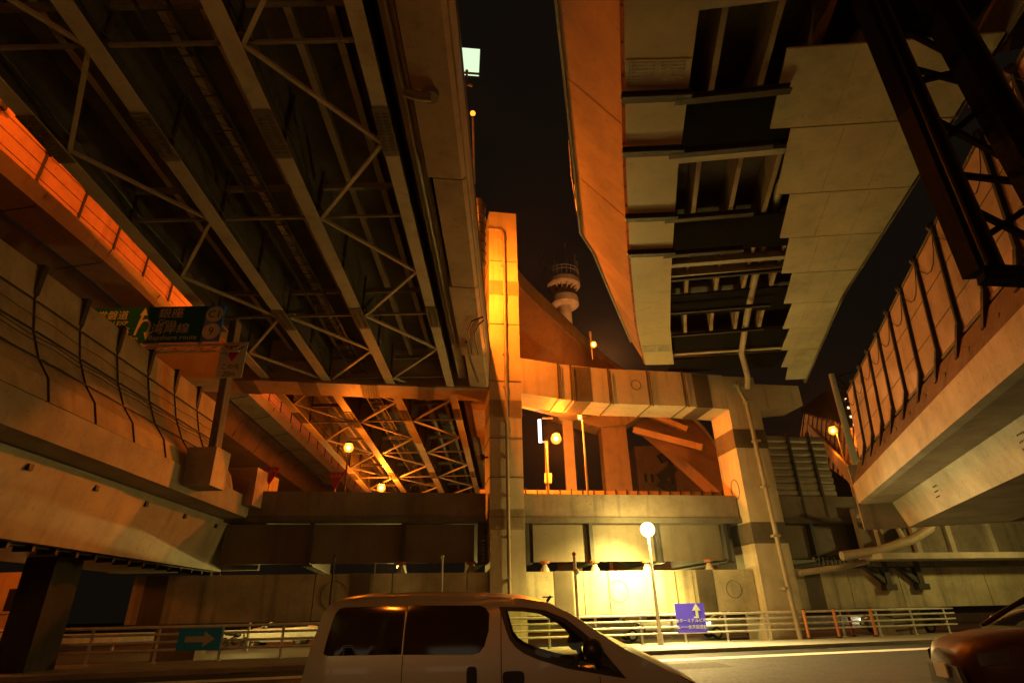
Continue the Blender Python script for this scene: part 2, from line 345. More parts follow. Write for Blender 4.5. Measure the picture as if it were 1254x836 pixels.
# ------------------------------------------------------------------ lower cross beam of the pier, sections
lw = thing('lower_cross_beam', (0, 32, 0), 'low concrete-grey pier beam with bolted sections, floodlit yellow in the middle', 'pier beam')
xs = [-17.5, -9.6, -6.0, -2.4, -1.35, .47, 3.1, 3.5, 7.3, 9.4, 12.85, 15.9, 18.4, 21.5, 27, 31, 36]
WALL = mat('beam_paint', (.46, .42, .3), .7, var=.35, streak=.6, scale=.8)
for a, b_ in zip(xs, xs[1:]):
    if a in (-1.35,): continue
    MB(PT).box((a + .02, .6, 1.45), (b_ - .02, 2.6, 3.45)).build('beam_section', WALL, lw)
for x in (-17.0, -8.0, 2.0, 9.6, 15.8):
    s_ = MB(PT).box((x, .575, 1.42), (x + .95, 2.62, 3.47)); s_.bolts((x + .06, .575, 1.5), (.85, 0, 0), (0, 0, 1.9), (0, -1, 0), 7, 16, .022); s_.build('splice_plate', SPLICE, lw)
for x, r_ in ((-9.6 + .95, .62), (5.3, .5), (11.6, .42)): ring((x, .6, 2.5), r_).build('emblem', SPLICE, lw)
for x in (4.8, 8.4): MB(PT).box((x, .57, 1.5), (x + .05, .597, 3.4)).build('joint_band', SPLICE, lw)
# column stubs carrying it down behind the rail
for x in (-16.2, 20.6): MB(PT).box((x, .8, -.02), (x + 1.8, 2.4, 1.447)).build('support_leg', CONC2, lw)

# ------------------------------------------------------------------ lower bridge crossing behind the pier
lo = thing('lower_bridge', (0, 34, 0), 'dark bridge of plate girders crossing behind the pier, brown parapet on top', 'bridge')
def lowseg(x0, x1):
    MB(PT).box((x0, .85, 6.15), (x1, 1.15, 7.35)).build('parapet', CONC2, lo)
    MB(PT).box((x0, .75, 5.85), (x1, 8.8, 6.146)).build('deck_slab', DECKU, lo)
lowseg(-14.4, -1.45); lowseg(.55, 12.8); lowseg(15.0, 22.5)
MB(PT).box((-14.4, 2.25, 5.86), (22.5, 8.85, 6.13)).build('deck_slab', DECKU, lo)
for a, b_ in ((-14.2, -10.2), (-10.0, -5.75), (-5.55, -2.0), (1.1, 4.05), (4.35, 7.75), (8.05, 11.7), (15.4, 17.0), (17.4, 19.6), (19.9, 22.0)):
    MB(PT).box((a, 1.25, 3.95), (b_, 1.3, 5.8)).build('web_panel', mat('web_panel_paint', (.15, .125, .09), .6, var=.25, streak=.35), lo)
for x in (-10.1, -5.65, -1.75, .75, 4.2, 7.9, 11.9, 15.2, 17.2, 19.75):
    g = MB(PT); g.box((x - .1, .95, 3.9), (x + .1, 8.6, 5.846)); g.box((x - .24, .9, 3.83), (x + .24, 8.6, 3.897)); g.build('girder', DARK, lo)
bear = None
for i, (x, nm) in enumerate(((1.6, 'second leg-side'), (4.25, 'one'), (7.1, 'one'), (10.6, 'one'), (-5.65, ''), (-2.2, ''))):
    lab = ['rust-red bridge bearing beside the upright pier leg', 'rust-red bridge bearing on the floodlit beam, left of the lamp', 'rust-red bridge bearing just right of the bright lamp post',
           'rust-red bridge bearing beside the leaning pier leg', 'dim bearing under the second dark girder left of the pier leg', 'rust bearing just left of the upright pier leg, above the van roof'][i]
    bt = thing('bridge_bearing', W(x, .95, 3.455), lab, 'bearing', 'bearings on the lower beam')
    c = W(x, .95, 3.455)
    MB().lathe([(.26, 0), (.24, .05), (.12, .32), (.1, .36)], c, 10).build('pedestal', CONC, bt)
    MB().lathe([(.1, .363), (.24, .4), (.26, .5), (.2, .54)], c, 12).build('cap', RUST, bt)
b = MB(PT)                                                  # sound barrier on the bridge, far side
for i in range(24): b.box((-1 + i * .78, 8.3, 7.3), (-1 + i * .78 + .74, 8.4, 9.0))
nb = thing('roadside_barrier', W(5, 8.4, 6), 'row of pale panels along the far edge of the bridge, lit orange', 'barrier')
b.build('panel', PANELB, nb); MB(PT).box((-1.2, 8.2, 6.14), (18, 8.55, 7.297)).build('base_wall', CONC, nb)
b = MB(PT)
for i in range(25): b.box((-1.02 + i * .78, 8.22, 7.3), (-1.02 + i * .78 + .05, 8.295, 9.1))
b.build('post', DARK, nb)
# metal louvre barrier right of the leaning leg
lv = thing('louvre_barrier', W(16.4, 1.4, 7.4), 'ribbed metal noise panels between dark posts beside the leaning pier leg', 'barrier')
for a, b_ in ((15.05, 16.85), (17.0, 18.25), (18.4, 19.3)):
    q = MB(PT); n_ = 9
    for i in range(n_):
        z = 7.36 + i * .4; q.sweep([[(a, 1.0, z), (b_, 1.0, z)], [(a, .92, z + .1), (b_, .92, z + .1)], [(a, .92, z + .3), (b_, .92, z + .3)], [(a, 1.0, z + .4), (b_, 1.0, z + .4)]], False)
    q.box((a, 1.003, 7.36), (b_, 1.06, 7.36 + .4 * n_)); q.build('panel', mat('louvre_metal', (.36, .33, .28), .38, .6, var=.2), lv)
for x in (14.95, 16.92, 18.32): MB(PT).beam((x, .9, 6.2), (x, .95, 11.2), .14, .2, (0, 1, 0)).build('post', DARK, lv)

# ================================================================== E: curved viaduct, upper right
ev = thing('curved_viaduct', (8, 20, 0), 'orange-lit viaduct overhead right, box girder, dark open ribs and pale soffit cladding', 'elevated road')
EL = [PZ(683, 0, 16.2), PZ(705, 210, 16.2), PZ(712, 285, 16.2), PZ(728, 310, 15.9), PZ(757, 380, 15.6), PZ(785, 445, 15.3)]
EL = [(-9, EL[0].x - (EL[1].x - EL[0].x) / (EL[1].y - EL[0].y) * (EL[0].y + 9))] + [(p_.y, p_.x) for p_ in EL] + [(44, EL[-1].x + 5)]
EZ = [(-9, 16.2), (EL[3][0], 16.2), (EL[4][0], 15.9), (EL[5][0], 15.6), (EL[6][0], 15.3), (50, 15)]
BL = [(-9, -.2), (0, 1.3), (8.4, 2.7), (13.9, 3.69), (19, 4.73), (24.8, 6.07), (29.4, 7.39), (36, 10.1), (43, 13.6)]
BR = [(-9, 1.8), (0, 3.2), (8.4, 4.42), (14, 5.32), (19.7, 6.5), (24.5, 7.6), (28.9, 8.82), (36, 11.2), (43, 14.6)]
CR = [(-9, 9.6), (0, 10.5), (8.66, 11.94), (14.2, 13.1), (22.2, 14.7), (27, 16.1), (32.5, 17.75), (36, 18.9), (43, 21.6)]
def ip(tab, y):
    for (a, xa), (b_, xb) in zip(tab, tab[1:]):
        if y <= b_: return xa + (xb - xa) * (y - a) / (b_ - a)
    return tab[-1][1]
EYS = sorted([-9, -4, 0, 4, 8.4, 11, 13.9, 16, 18.2, 22, 25, 27.5, 29.6, EL[3][0], EL[4][0]])
wing = MB().sweep([[(ip(EL, y), y, ip(EZ, y)), (ip(BL, y) - .02, y, 14.12), (ip(BL, y) - .02, y, 14.6), (ip(EL, y) + .02, y, ip(EZ, y) + .3)] for y in EYS]); wing.build('wing_soffit', mat('wing_paint', (.42, .3, .22), .8, var=.25, scale=.5, streak=.2, bump=.004, spec=.15), ev)
for y in [-5 + 4.3 * k for k in range(9)]:
    e0, e1 = Vector((ip(EL, y), y, ip(EZ, y))), Vector((ip(BL, y) - .02, y, 14.12)); nn = Vector((-.75, 0, -.66)) * .004
    MB().hexa([e0, e1, e1 + Vector((0, .03, 0)), e0 + Vector((0, .03, 0))], [p_ + nn for p_ in (e0, e1, e1 + Vector((0, .03, 0)), e0 + Vector((0, .03, 0)))]).build('panel_joint', RUST, ev)
    for k in range(4):
        yk = y + .6 + k * .95; c = Vector((ip(BL, yk) - .055, yk, 14.06)); MB().lathe([(.035, -.03), (.03, .0)], c, 8).build('bolt', DARK, ev)
MB().sweep([[(ip(EL, y) - .1, y, ip(EZ, y) - .03), (ip(EL, y) - .02, y, ip(EZ, y) - .03), (ip(EL, y) - .02, y, ip(EZ, y) + .7), (ip(EL, y) - .1, y, ip(EZ, y) + .7)] for y in EYS]).build('parapet', CONC, ev)
MB().sweep([[(ip(BL, y) - .10, y, 14.08), (ip(BL, y) - .005, y, 14.02), (ip(BL, y) - .005, y, 14.1), (ip(BL, y) - .10, y, 14.13)] for y in EYS]).build('edge_strip', RUST, ev)
bx = MB().sweep([[(ip(BL, y), y, 14.0), (ip(BR, y), y, 14.0), (ip(BR, y), y, 15.9), (ip(BL, y), y, 15.9)] for y in EYS]).build('box_girder', mat('box_paint', (.46, .38, .24), .5, var=.18, scale=.4, streak=.2, bump=.02), ev)
for y in (9.9, 27.0):
    s_ = MB().sweep([[(ip(BL, q) + .03, q, 13.975), (ip(BR, q) - .03, q, 13.975), (ip(BR, q) - .03, q, 13.997), (ip(BL, q) + .03, q, 13.997)] for q in (y, y + .8)])
    s_.bolts((ip(BL, y) + .08, y + .04, 13.975), (.7, .0, 0), (.12, .72, 0), (0, 0, -1), 8, 7, .022); s_.bolts((ip(BL, y) + .9, y + .04, 13.975), (.65, .0, 0), (.12, .72, 0), (0, 0, -1), 8, 7, .022); s_.build('splice_plate', STEEL, bx)
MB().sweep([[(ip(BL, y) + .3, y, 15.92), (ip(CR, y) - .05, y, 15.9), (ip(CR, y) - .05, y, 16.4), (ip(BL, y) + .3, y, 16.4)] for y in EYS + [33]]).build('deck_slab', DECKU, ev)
# open ribs between box girder and cladding
for k_, fr in enumerate((.16, .42, .66, .9)):
    q = MB().sweep([[(ip(BR, y) + fr * 5.2 - .08, y, 14.78), (ip(BR, y) + fr * 5.2 + .08, y, 14.78), (ip(BR, y) + fr * 5.2 + .1, y, 15.88), (ip(BR, y) + fr * 5.2 - .1, y, 15.88)] for y in EYS]); q.build('stringer', STEELB, ev)
for y in (5.0, 8.9, 14.1, 20.3, 21.2, 29.5):
    x0, x1 = ip(BR, y) + .02, ip(CR, y) - 1.0
    q = MB(); q.beam((x0, y, 14.55), (x1, y - .7, 14.55), .26, .04); q.beam((x0, y, 15.2), (x1, y - .7, 15.2), .03, 1.25); q.build('floor_beam', STEEL, ev)
for y in (11.8, 17.6, 23.1, 27.4, 30.6):                          # near-black pans across the ribs
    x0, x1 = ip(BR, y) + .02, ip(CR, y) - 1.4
    MB().hexa([(x0, y, 14.70), (x1, y - .8, 14.70), (x1, y + 1.5, 14.70), (x0, y + 2.0, 14.70)], [(x0, y, 14.76), (x1, y - .8, 14.76), (x1, y + 1.5, 14.76), (x0, y + 2.0, 14.76)]).build('tray_panel', BLKST, ev)
for y, (a, b_) in ((8.0, (0, 0)), (10.95, (0, 0)), (12.95, (0, 0)), (16.1, (0, 0)), (18.3, (0, 0))):
    x0, x1 = ip(BL, y) - .12, ip(BR, y) + .05
    MB().ibeam((x0, y, 13.86), (x1, y - .05, 13.86), .22, .22, .03).build('hanger_rail', DARK, ev)
    x0, x1 = ip(BR, y) - .35, ip(BR, y) + 2.6
    MB().ibeam((x0, y - .25 + .35, 13.84), (x1, y - .55 + .35, 13.84), .2, .2, .03).build('hanger_rail', DARK, ev)
for y in (20.8, 23.8, 26.3):
    x0, x1 = ip(BR, y) + .1, ip(BR, y) + 4.6
    MB().ibeam((x0, y + .2, 14.3), (x1, y - .4, 14.3), .14, .14, .02).build('hanger_rail', DARK, ev)
# cladding with stepped inner edge
teeth = [(-9, 0, 4.6, 5.9), (0, 9.7, 5.2, 6.93), (9.7, 12.3, 6.93, 7.55), (12.3, 15.2, 8.16, 8.89), (15.2, 17.7, 9.38, 10.07), (17.7, 20.2, 10.43, 11.17), (20.2, 22.8, 11.63, 12.36), (22.8, 25.4, 12.75, 13.4), (25.4, 28, 13.75, 14.4), (28, 30.4, 14.8, 15.4), (30.4, 32.4, 15.8, 16.5)]
for a, b_, xa, xb in teeth:
    if b_ < 9.8: continue
    y0c = a if a > 0 else 7.0
    tilt = .25
    xa_ = xa if a > 0 else 6.55
    ra, rb_ = ip(CR, y0c), ip(CR, b_ - .02)
    n_ = 3
    for j in range(n_):
        u0, u1 = j / n_, (j + 1) / n_
        lx = lambda y, u: (xa_ + (xb - xa_) * (y - y0c) / (b_ - y0c)) * (1 - u) + ip(CR, y) * u
        ds = lambda u: -.06 * u * (ra - xa_)
        g_ = .005
        q = [(lx(y0c, u0) + g_, y0c + g_ + ds(u0), 14), (lx(y0c, u1) - g_, y0c + g_ + ds(u1), 14), (lx(b_, u1) - g_, b_ - g_ + ds(u1), 14), (lx(b_, u0) + g_, b_ - g_ + ds(u0), 14)]
        MB().hexa(q, [(p_[0], p_[1], 14.06) for p_ in q]).build('cladding_panel', CLAD, ev)
MB().sweep([[(ip(CR, y) - .02, y, 14.0), (ip(CR, y) + .1, y, 14.0), (ip(CR, y) + .1, y, 17.2), (ip(CR, y) - .02, y, 17.2)] for y in (-9, -4, 0, 4, 8.66, 14.2, 18, 22.2, 27, 33)]).build('outer_fascia', CONC2, ev)
q = MB(); q.tube([PZ(957, 222, 15.2), PZ(932, 310, 15.0), PZ(922, 350, 14.8), PZ(914, 392, 14.6), PZ(908, 432, 14.2), (13.6, 30.9, 13.7), (13.7, 31.5, 13.2)], .16, 12)
q.build('drain_pipe', PIPE, ev, True)
pl = MB(); c0 = PZ(708, 240, 16.3)                            # pale plate hanging on the outer edge
pt = thing('edge_sign', c0, 'small pale back of a sign fixed on the outer edge of the overhead viaduct', 'sign')
pl.hexa([PZ(703, 228, 16.6), PZ(711, 222, 16.25), PZ(716, 240, 16.1), PZ(707, 258, 16.3)], [p_ + Vector((-.03, .02, .06)) for p_ in (PZ(703, 228, 16.6), PZ(711, 222, 16.25), PZ(716, 240, 16.1), PZ(707, 258, 16.3))]); pl.build('board', WHITEP, pt)
fr_ = MB(); fr_.tube([PZ(697, 172, 16.5), PZ(700, 215, 16.5), PZ(707, 262, 16.5)], .025, 6); fr_.tube([PZ(704, 172, 16.2), PZ(697, 180, 16.5)], .025, 6); fr_.build('frame', DARK, pt)

# ================================================================== ramp viaducts B (left) and C (right)
def ramp(name, P, ys, prof_box, prof_par, label, extra=None):
    t = thing(name, P(0, 20, 0), label, 'ramp')
    MB().sweep([[P(o, y, z) for o, z in prof_box] for y in ys]).build('box_girder', extra or STEELB, t)
    MB().sweep([[P(o, y, z) for o, z in prof_par] for y in ys]).build('parapet', CONC, t)
    return t
def PB(o, y, z): return (-12.55 - .04 * max(0, y - 14) * (1 if y < 31 else 1) + o, y, z)
bys = [-14, -6, 0, 6, 12, 18, 24, 30.6]
B = ramp('ramp_viaduct', PB, bys, [(-1.0, 5.95), (-1.6, 3.75), (-6.5, 3.75), (-7, 5.95)], [(0, 6.05), (0, 7.0), (-.45, 7.02), (-.5, 6.4), (-8, 6.4), (-8, 5.98), (-.9, 5.98)],
         'low concrete ramp along the left edge with beige curved noise panels on its side', STEEL)
for a, y in enumerate([-10 + 2.05 * i for i in range(19)]):
    if y > 26.5: break
    p = MB()
    prof = [(-.05, 7.03), (-.28, 7.7), (-.75, 8.3), (-1.2, 9.2), (-1.5, 10.2), (-1.65, 11.3)]
    n0 = [PB(o, y + .04, z) for o, z in prof]; n1 = [PB(o, y + 2.0, z) for o, z in prof]
    back0 = [PB(o - .08, y + .04, z) for o, z in prof][::-1]; back1 = [PB(o - .08, y + 2.0, z) for o, z in prof][::-1]
    p.sweep([n0 + back0, n1 + back1])
    p.build('noise_panel', PANELB, B)
    for z_, o_ in ((8.3, -.70), (9.2, -1.14), (10.2, -1.44)): MB().beam(PB(o_, y + .04, z_), PB(o_, y + 2.0, z_), .05, .035).build('panel_rail', DARK, B)
    q = MB(); q.tube([PB(o + .02, y, z) for o, z in prof], .024, 6); c = PB(-1.6, y, 11.1); q.box((c[0] - .14, c[1] - .09, c[2] - .7), (c[0] + .1, c[1] + .09, c[2] + .3)); q.build('post', DARK, B)
q = MB()
for o_, z_, r_ in ((-.95, 8.9, .016), (-.9, 8.75, .012), (-.62, 8.2, .012), (-1.28, 9.6, .012)):
    q.tube([PB(o_ + .18, -8 + i * 1.1, z_ + (.0 if i % 2 else -.06)) for i in range(32)], r_, 5)
q.build('cable', BLACK, B)
q = MB()
for y in range(-8, 30, 3): c = PB(-1.08, y, 5.6); q.box((c[0] - .05, c[1] - .08, c[2] - .1), (c[0] + .05, c[1] + .08, c[2] + .08))
q.build('hanger_lug', DARK, B)
MB().box((-20.5, 30.65, 3.8), (-13.0, 30.9, 7.3)).build('end_wall', CONC, B)
q = MB().box((-15.0, 27.9, 6.5), (-12.6, 30.62, 8.3)); q.build('end_block', PANEL, B)
MB().box((-12.95, 22.2, 6.3), (-11.8, 23.4, 7.8)).build('post_base', CONC, B)
q = MB().box((-17.5, 21.6, -.02), (-16.4, 23.0, 3.74)); q.build('support_pier', mat('near_black_concrete', (.07, .06, .05), .9), B)  # pier concrete in a very dark tone
q = MB(); q.beam(PB(-1.95, -8, 3.70), PB(-1.95, 30, 3.70), .5, .04)
for i in range(40): c = PB(-1.9, -8 + i, 3.6); q.box((c[0] - .5, c[1], c[2] - .05), (c[0] + .1, c[1] + .12, c[2] + .12))
q.build('cable_rack', DARK, B)

CD = Vector((.345, 1, 0)).normalized(); CN = Vector((CD.y, -CD.x, 0)); C0 = Vector((11.2, 12, 0))
def PC(o, s_, z):
    v = C0 + CD * s_ + CN * o; return (v.x, v.y, z)
cys = [-24, -14, -6, 0, 6, 12, 18.9]
Cc = ramp('ramp_viaduct', PC, cys, [(1.5, 6.18), (1.9, 5.0), (6, 5.0), (6.5, 6.18)], [(.02, 6.25), (0, 7.2), (.3, 7.22), (.85, 6.6), (8, 6.6), (8, 6.2), (.3, 6.2)],
         'concrete ramp crossing at right with tall pinkish noise panels between black posts', CONC)
MB().sweep([[PC(o, y, z) for o, z in ((.04, 7.23), (.5, 8.3), (.75, 8.3), (.8, 7.23))] for y in cys]).build('upper_parapet', mat('dirty_unlit_brown', (.12, .075, .05), .85, var=.4, streak=.5), Cc)  # dark colour holds both grime and the strip's lack of light
q = MB()
for s_ in [-13 + 2.0 * i for i in range(16)]:
    p = MB(); a, b_ = s_ + .08, s_ + 1.92
    p.hexa([PC(.62, a, 8.45), PC(.62, b_, 8.45), PC(.68, b_, 8.45), PC(.68, a, 8.45)], [PC(.95, a, 12.1), PC(.95, b_, 12.1), PC(1.02, b_, 12.1), PC(1.02, a, 12.1)]); p.build('noise_panel', PANEL, Cc); MB().beam(PC(.60, a, 8.47), PC(.60, b_, 8.47), .06, .1).build('panel_frame', SPLICE, Cc); MB().beam(PC(.93, a, 12.08), PC(.93, b_, 12.08), .06, .08).build('panel_frame', SPLICE, Cc)
    p = MB(); p.hexa([PC(.50, s_ - .06, 8.3), PC(.50, s_ + .06, 8.3), PC(.7, s_ + .06, 8.3), PC(.7, s_ - .06, 8.3)], [PC(.86, s_ - .06, 12.15), PC(.86, s_ + .06, 12.15), PC(1.04, s_ + .06, 12.15), PC(1.04, s_ - .06, 12.15)])
    p.beam(PC(.30, s_, 7.75), PC(.62, s_, 8.8), .2, .16)
    c = Vector(PC(.9, s_, 12.1)); p.sphere(c, .16, 8); p.build('post', DARK, Cc)
    q.tube([Vector(PC(.84, s_ + 2 * j / 6, 11.9 - .9 * (1 - (2 * j / 6 - 1) ** 2) * .9)) for j in range(7)], .014, 5)
    for z_ in (9.5, 10.7): MB().beam(PC(.62 + .09 * (z_ - 8.45) - .012, a, z_), PC(.62 + .09 * (z_ - 8.45) - .012, b_, z_), .012, .02).build('panel_seam', SPLICE, Cc)
q.build('cable', BLACK, Cc)
q = MB()
for s_ in range(-12, 19, 2): q.tube([PC(.03, s_, 7.15), PC(.25, s_, 7.7), PC(.4, s_ + .8, 8.0), PC(.35, s_ + 1.3, 7.85)], .03, 5)
q.build('conduit', DARK, Cc)
q = MB().bolts(PC(1.52, 4, 5.3), CD * .5, (0, 0, .6), -CN, 4, 3, .025).bolts(PC(1.52, 12, 5.3), CD * .5, (0, 0, .6), -CN, 4, 3, .025); q.build('splice_bolt', SPLICE, Cc)
MB().hexa([PC(.0, 18.93, 5.0), PC(8, 18.93, 5.0), PC(8, 19.2, 5.0), PC(.0, 19.2, 5.0)], [PC(.0, 18.93, 8.2), PC(8, 18.93, 8.2), PC(8, 19.2, 8.2), PC(.0, 19.2, 8.2)]).build('end_wall', CONC2, Cc)
# support under C, pipes, V brackets
su = thing('ramp_support', PC(3, 15, 0), 'yellowish concrete support wall under the right ramp, carrying fat pipes', 'bridge pier')
MB().hexa([PC(2.2, 8, -.02), PC(9, 8, -.02), PC(9, 13, -.02), PC(2.2, 13, -.02)], [PC(2.2, 8, 2.9), PC(9, 8, 2.9), PC(9, 13, 2.9), PC(2.2, 13, 2.9)]) if False else None
MB(PT).box((19.5, .2, 3.5), (36, .5, 6.6)).build('back_wall', CONC2, su)
MB(PT).box((19.0, -1.6, 3.75), (36, .15, 4.05)).build('ledge', CONC, su)
for x in (20.4, 22.6, 24.8, 27.5, 30.5): MB(PT).box((x, -.1, 4.06), (x + .3, .197, 6.5)).build('rib', CONC, su)
q = MB(PT); q.tube([(17.5, -.5, 4.0), (19.5, -.8, 4.2), (21.5, -1.1, 4.75), (22.6, -1.3, 5.3), (23.0, -1.3, 5.9)], .24, 14); q.tube([(23.0, -1.3, 5.5), (23.0, -1.3, 6.1)], .36, 14); q.build('drain_pipe', PIPE, su, True)
q = MB(PT); q.tube([(18.8, -.9, 6.0), (19.6, -.9, 5.7), (20.6, -.9, 5.6), (21.0, -.9, 5.4), (21.3, -.9, 4.5)], .13, 12); q.build('drain_pipe', PIPE, su, True)
q = MB(PT); q.tube([(15.0, -.15, 3.2), (17.5, -.2, 3.45), (19.2, -.2, 3.75)], .16, 12); q.build('drain_pipe', PIPE, su, True)
vb = thing('bracket_pair', W(21, .2, 2.6), 'two dark V-shaped steel brackets on the pale beam at lower right', 'bracket')
for x in (19.0, 21.0):
    q = MB(PT); q.beam((x, .4, 3.9), (x + 1.5, .35, 2.6), .25, .3, (0, 1, 0)); q.beam((x + 1.5, .3, 2.45), (x + 1.45, .3, 4.2), .3, .32, (0, 1, 0)); q.box((x + 1.2, .1, 2.3), (x + 1.85, .5, 2.6)); q.build('bracket', DARK, vb)
gr = thing('steel_grating', W(18, .4, 3.5), 'dark comb-like grating on top of the pale beam behind the V brackets', 'grating')
q = MB(PT)
for i in range(30): q.box((16.6 + i * .26, .5, 3.47), (16.6 + i * .26 + .07, .56, 4.1))
q.box((16.5, .5, 4.05), (24.4, .56, 4.12)); q.build('bars', DARK, gr)

# ================================================================== D: bright barrier road beyond A
dr = thing('barrier_road', (-20, 30, 0), 'higher road far left beyond the girders, long noise barrier glowing bright orange', 'elevated road')
dys = list(range(0, 81, 8))
def dz(y): return -.05 * max(0, y - 24)
MB().sweep([[(-18.7, y, 16.6 + dz(y)), (-18.5, y, 17.25 + dz(y)), (-19.1, y, 17.25 + dz(y)), (-20.6, y, 16.75 + dz(y))] for y in dys]).build('edge_beam', STEELB, dr)
MB().sweep([[(-20.7, y, 16.7 + dz(y)), (-21.4, y, 14.9 + dz(y)), (-27, y, 14.9 + dz(y)), (-28, y, 16.7 + dz(y))] for y in dys]).build('box_girder', mat('dr_web', (.13, .075, .05), .7, var=.35), dr)
for i in range(33):
    y = 1 + i * 2.4; p = MB()
    for j in range(5): p.sweep([[(-19.05, q_, 17.26 + j * .6 + dz(q_)), (-18.97, q_, 17.26 + j * .6 + dz(q_)), (-18.97, q_, 17.82 + j * .6 + dz(q_)), (-19.05, q_, 17.82 + j * .6 + dz(q_))] for q_ in (y + .04, y + 2.34)])
    p.build('noise_panel', mat('barrier_panel_red', (.52, .25, .17), .6, var=.25, streak=.3, scale=.9), dr)
    p = MB().box((-19.03, y - .06, 17.25 + dz(y)), (-18.9, y + .03, 20.6 + dz(y))); p.box((-18.97, y - .14, 19.0 + dz(y)), (-18.8, y + .12, 19.25 + dz(y))); p.build('post', DARK, dr)
q = MB(); q.tube([(-21.1, y, 15.8 + dz(y)) for y in dys], .03, 5); 
for i in range(20): q.tube([*[(x_, 2 + i * 4, z_ + dz(2 + i * 4)) for x_, z_ in ((-18.48, 17.2), (-18.8, 16.5), (-20.8, 16.2), (-21.32, 15.0))]], .025, 5)
q.build('cable', BLACK, dr)

# ================================================================== background ramp R, T-pier, tower, building
rt = thing('curved_ramp', (6, 48, 0), 'orange-lit ramp curving down behind the pier from upper left', 'ramp')
U = [PZ(600, 288, 27.5), PZ(634, 345, 27), PZ(690, 400, 26), PZ(750, 455, 24.5), PZ(802, 490, 21.5), PY(858, 530, 56), PY(897, 585, 54)]
Lw = [PY(560, 380, 50), PY(640, 440, 50), PY(690, 462, 51), PY(745, 500, 52), PY(800, 545, 51), PY(850, 590, 50), PY(895, 632, 48)]
def catmull(P, n=6):
    o = []
    for i in range(len(P) - 1):
        a, b_, c, d_ = P[max(i - 1, 0)], P[i], P[i + 1], P[min(i + 2, len(P) - 1)]
        for k in range(n):
            s_ = k / n; o.append(.5 * ((2 * b_) + (c - a) * s_ + (2 * a - 5 * b_ + 4 * c - d_) * s_ * s_ + (3 * b_ - a - 3 * c + d_) * s_ ** 3))
    return o + [P[-1]]
U, Lw = catmull(U), catmull(Lw)
MB().sweep([[u, l, l + Vector((0, .4, 1.6)), u + Vector((0, .4, 1.6))] for u, l in zip(U, Lw)]).build('soffit', mat('ramp_paint', (.34, .22, .15), .75, var=.35, scale=.25, streak=.25), rt, True)
MB().sweep([[u + Vector((-.35, -.4, -.25)), u + Vector((0, 0, -.25)), u + Vector((0, .2, 1.4)), u + Vector((-.35, -.2, 1.4))] for u in U]).build('parapet', CONC, rt)
tp = thing('distant_pier', (8.7, 50, 0), 'distant T-shaped pier glowing orange under the cross beam', 'bridge pier')
q = MB().box((7.7, 49, 0), (9.9, 51, 16.6)); q.build('shaft', STEELB, tp)
q = MB().sweep([[(3.5, 48.8, 17.6), (3.5, 51.2, 17.6), (3.5, 51.2, 19), (3.5, 48.8, 19)], [(7.5, 48.8, 16.2), (7.5, 51.2, 16.2), (7.5, 51.2, 19.2), (7.5, 48.8, 19.2)], [(10, 48.8, 16.4), (10, 51.2, 16.4), (10, 51.2, 19.4), (10, 48.8, 19.4)], [(14, 48.8, 19), (14, 51.2, 19), (14, 51.2, 20.5), (14, 48.8, 20.5)]]); q.build('arm', STEELB, tp)
a0, a1 = PY(778, 527, 47), PY(862, 549, 44)
gl = thing('distant_girder', (a0 + a1) / 2, 'pale narrow girder slanting down right of the distant pier', 'girder')
MB().beam(a0, a1, .9, .5).build('beam', STEELB, gl); MB().beam(PY(785, 503, 46), PY(842, 526, 45), .6, .4).build('beam', STEELB, gl)
a0, a1 = PY(640, 489, 33.2), PY(712, 512, 42)
gl2 = thing('ramp_soffit', (a0 + a1) / 2, 'pale tapered girder passing just under the cross beam beside the upright leg', 'girder')
MB().beam(a0, a1 + Vector((0, 0, .2)), 1.5, .5).build('beam', STEEL, gl2)
at = thing('antenna_tower', PY(690, 376, 120), 'far slim tower with two ring platforms and aerials on top against the night sky', 'tower')
c = PY(690, 350, 120); c.z = 0
zr = lambda py: PY(690, py, 120).z
q = MB().lathe([(1.6, 40), (1.5, zr(340))], c, 18); q.build('shaft', CONC, at)
q = MB().lathe([(3.0, zr(376)), (3.4, zr(374)), (3.4, zr(366)), (3.0, zr(362))], c, 28); q.build('lower_ring', CONC, at)
q = MB().lathe([(3.7, zr(353)), (4.1, zr(351)), (4.1, zr(346)), (3.7, zr(344)), (1.6, zr(344)), (1.6, zr(346)), (3.4, zr(347))], c, 28); q.build('upper_ring', CONC, at)
q = MB()
for k in range(14):
    a = 2 * math.pi * k / 14; q.tube([c + Vector((1.7 * math.cos(a), 1.7 * math.sin(a), zr(362))), c + Vector((3.7 * math.cos(a), 3.7 * math.sin(a), zr(351)))], .16, 6)
q.lathe([(1.7, zr(363)), (1.75, zr(361))], c, 20); q.build('strut_ring', CONC, at)
q = MB()
for k in range(22):
    a = 2 * math.pi * k / 22; e_ = c + Vector((3.9 * math.cos(a), 3.9 * math.sin(a), 0)); q.tube([e_ + Vector((0, 0, zr(344))), e_ + Vector((0, 0, zr(334)))], .06, 5)
for z in (zr(338), zr(334)): q.tube([c + Vector((3.9 * math.cos(2 * math.pi * k / 22), 3.9 * math.sin(2 * math.pi * k / 22), z)) for k in range(23)], .07, 5)
q.build('railing', GALV, at)
for px, top in ((666, 309), (682, 310), (695, 298), (706, 312), (673, 322)):
    b_ = PY(px, 342, 120); q = MB(); q.tube([b_, (b_.x, b_.y, PY(px, top, 120).z)], .13, 6); q.tube([(b_.x + .4, b_.y, PY(px, (top + 342) / 2, 120).z), (b_.x + .4, b_.y, PY(px, top + 8, 120).z)], .16, 6); q.build('antenna', GALV, at)
q = MB().sphere(PY(735, 445, 108), .8, 12); q.build('tower_fill_glow', glow('tower_fill', (1, .34, .08), 1100), at)  # unseen glowing ball added behind the ramp to light the tower
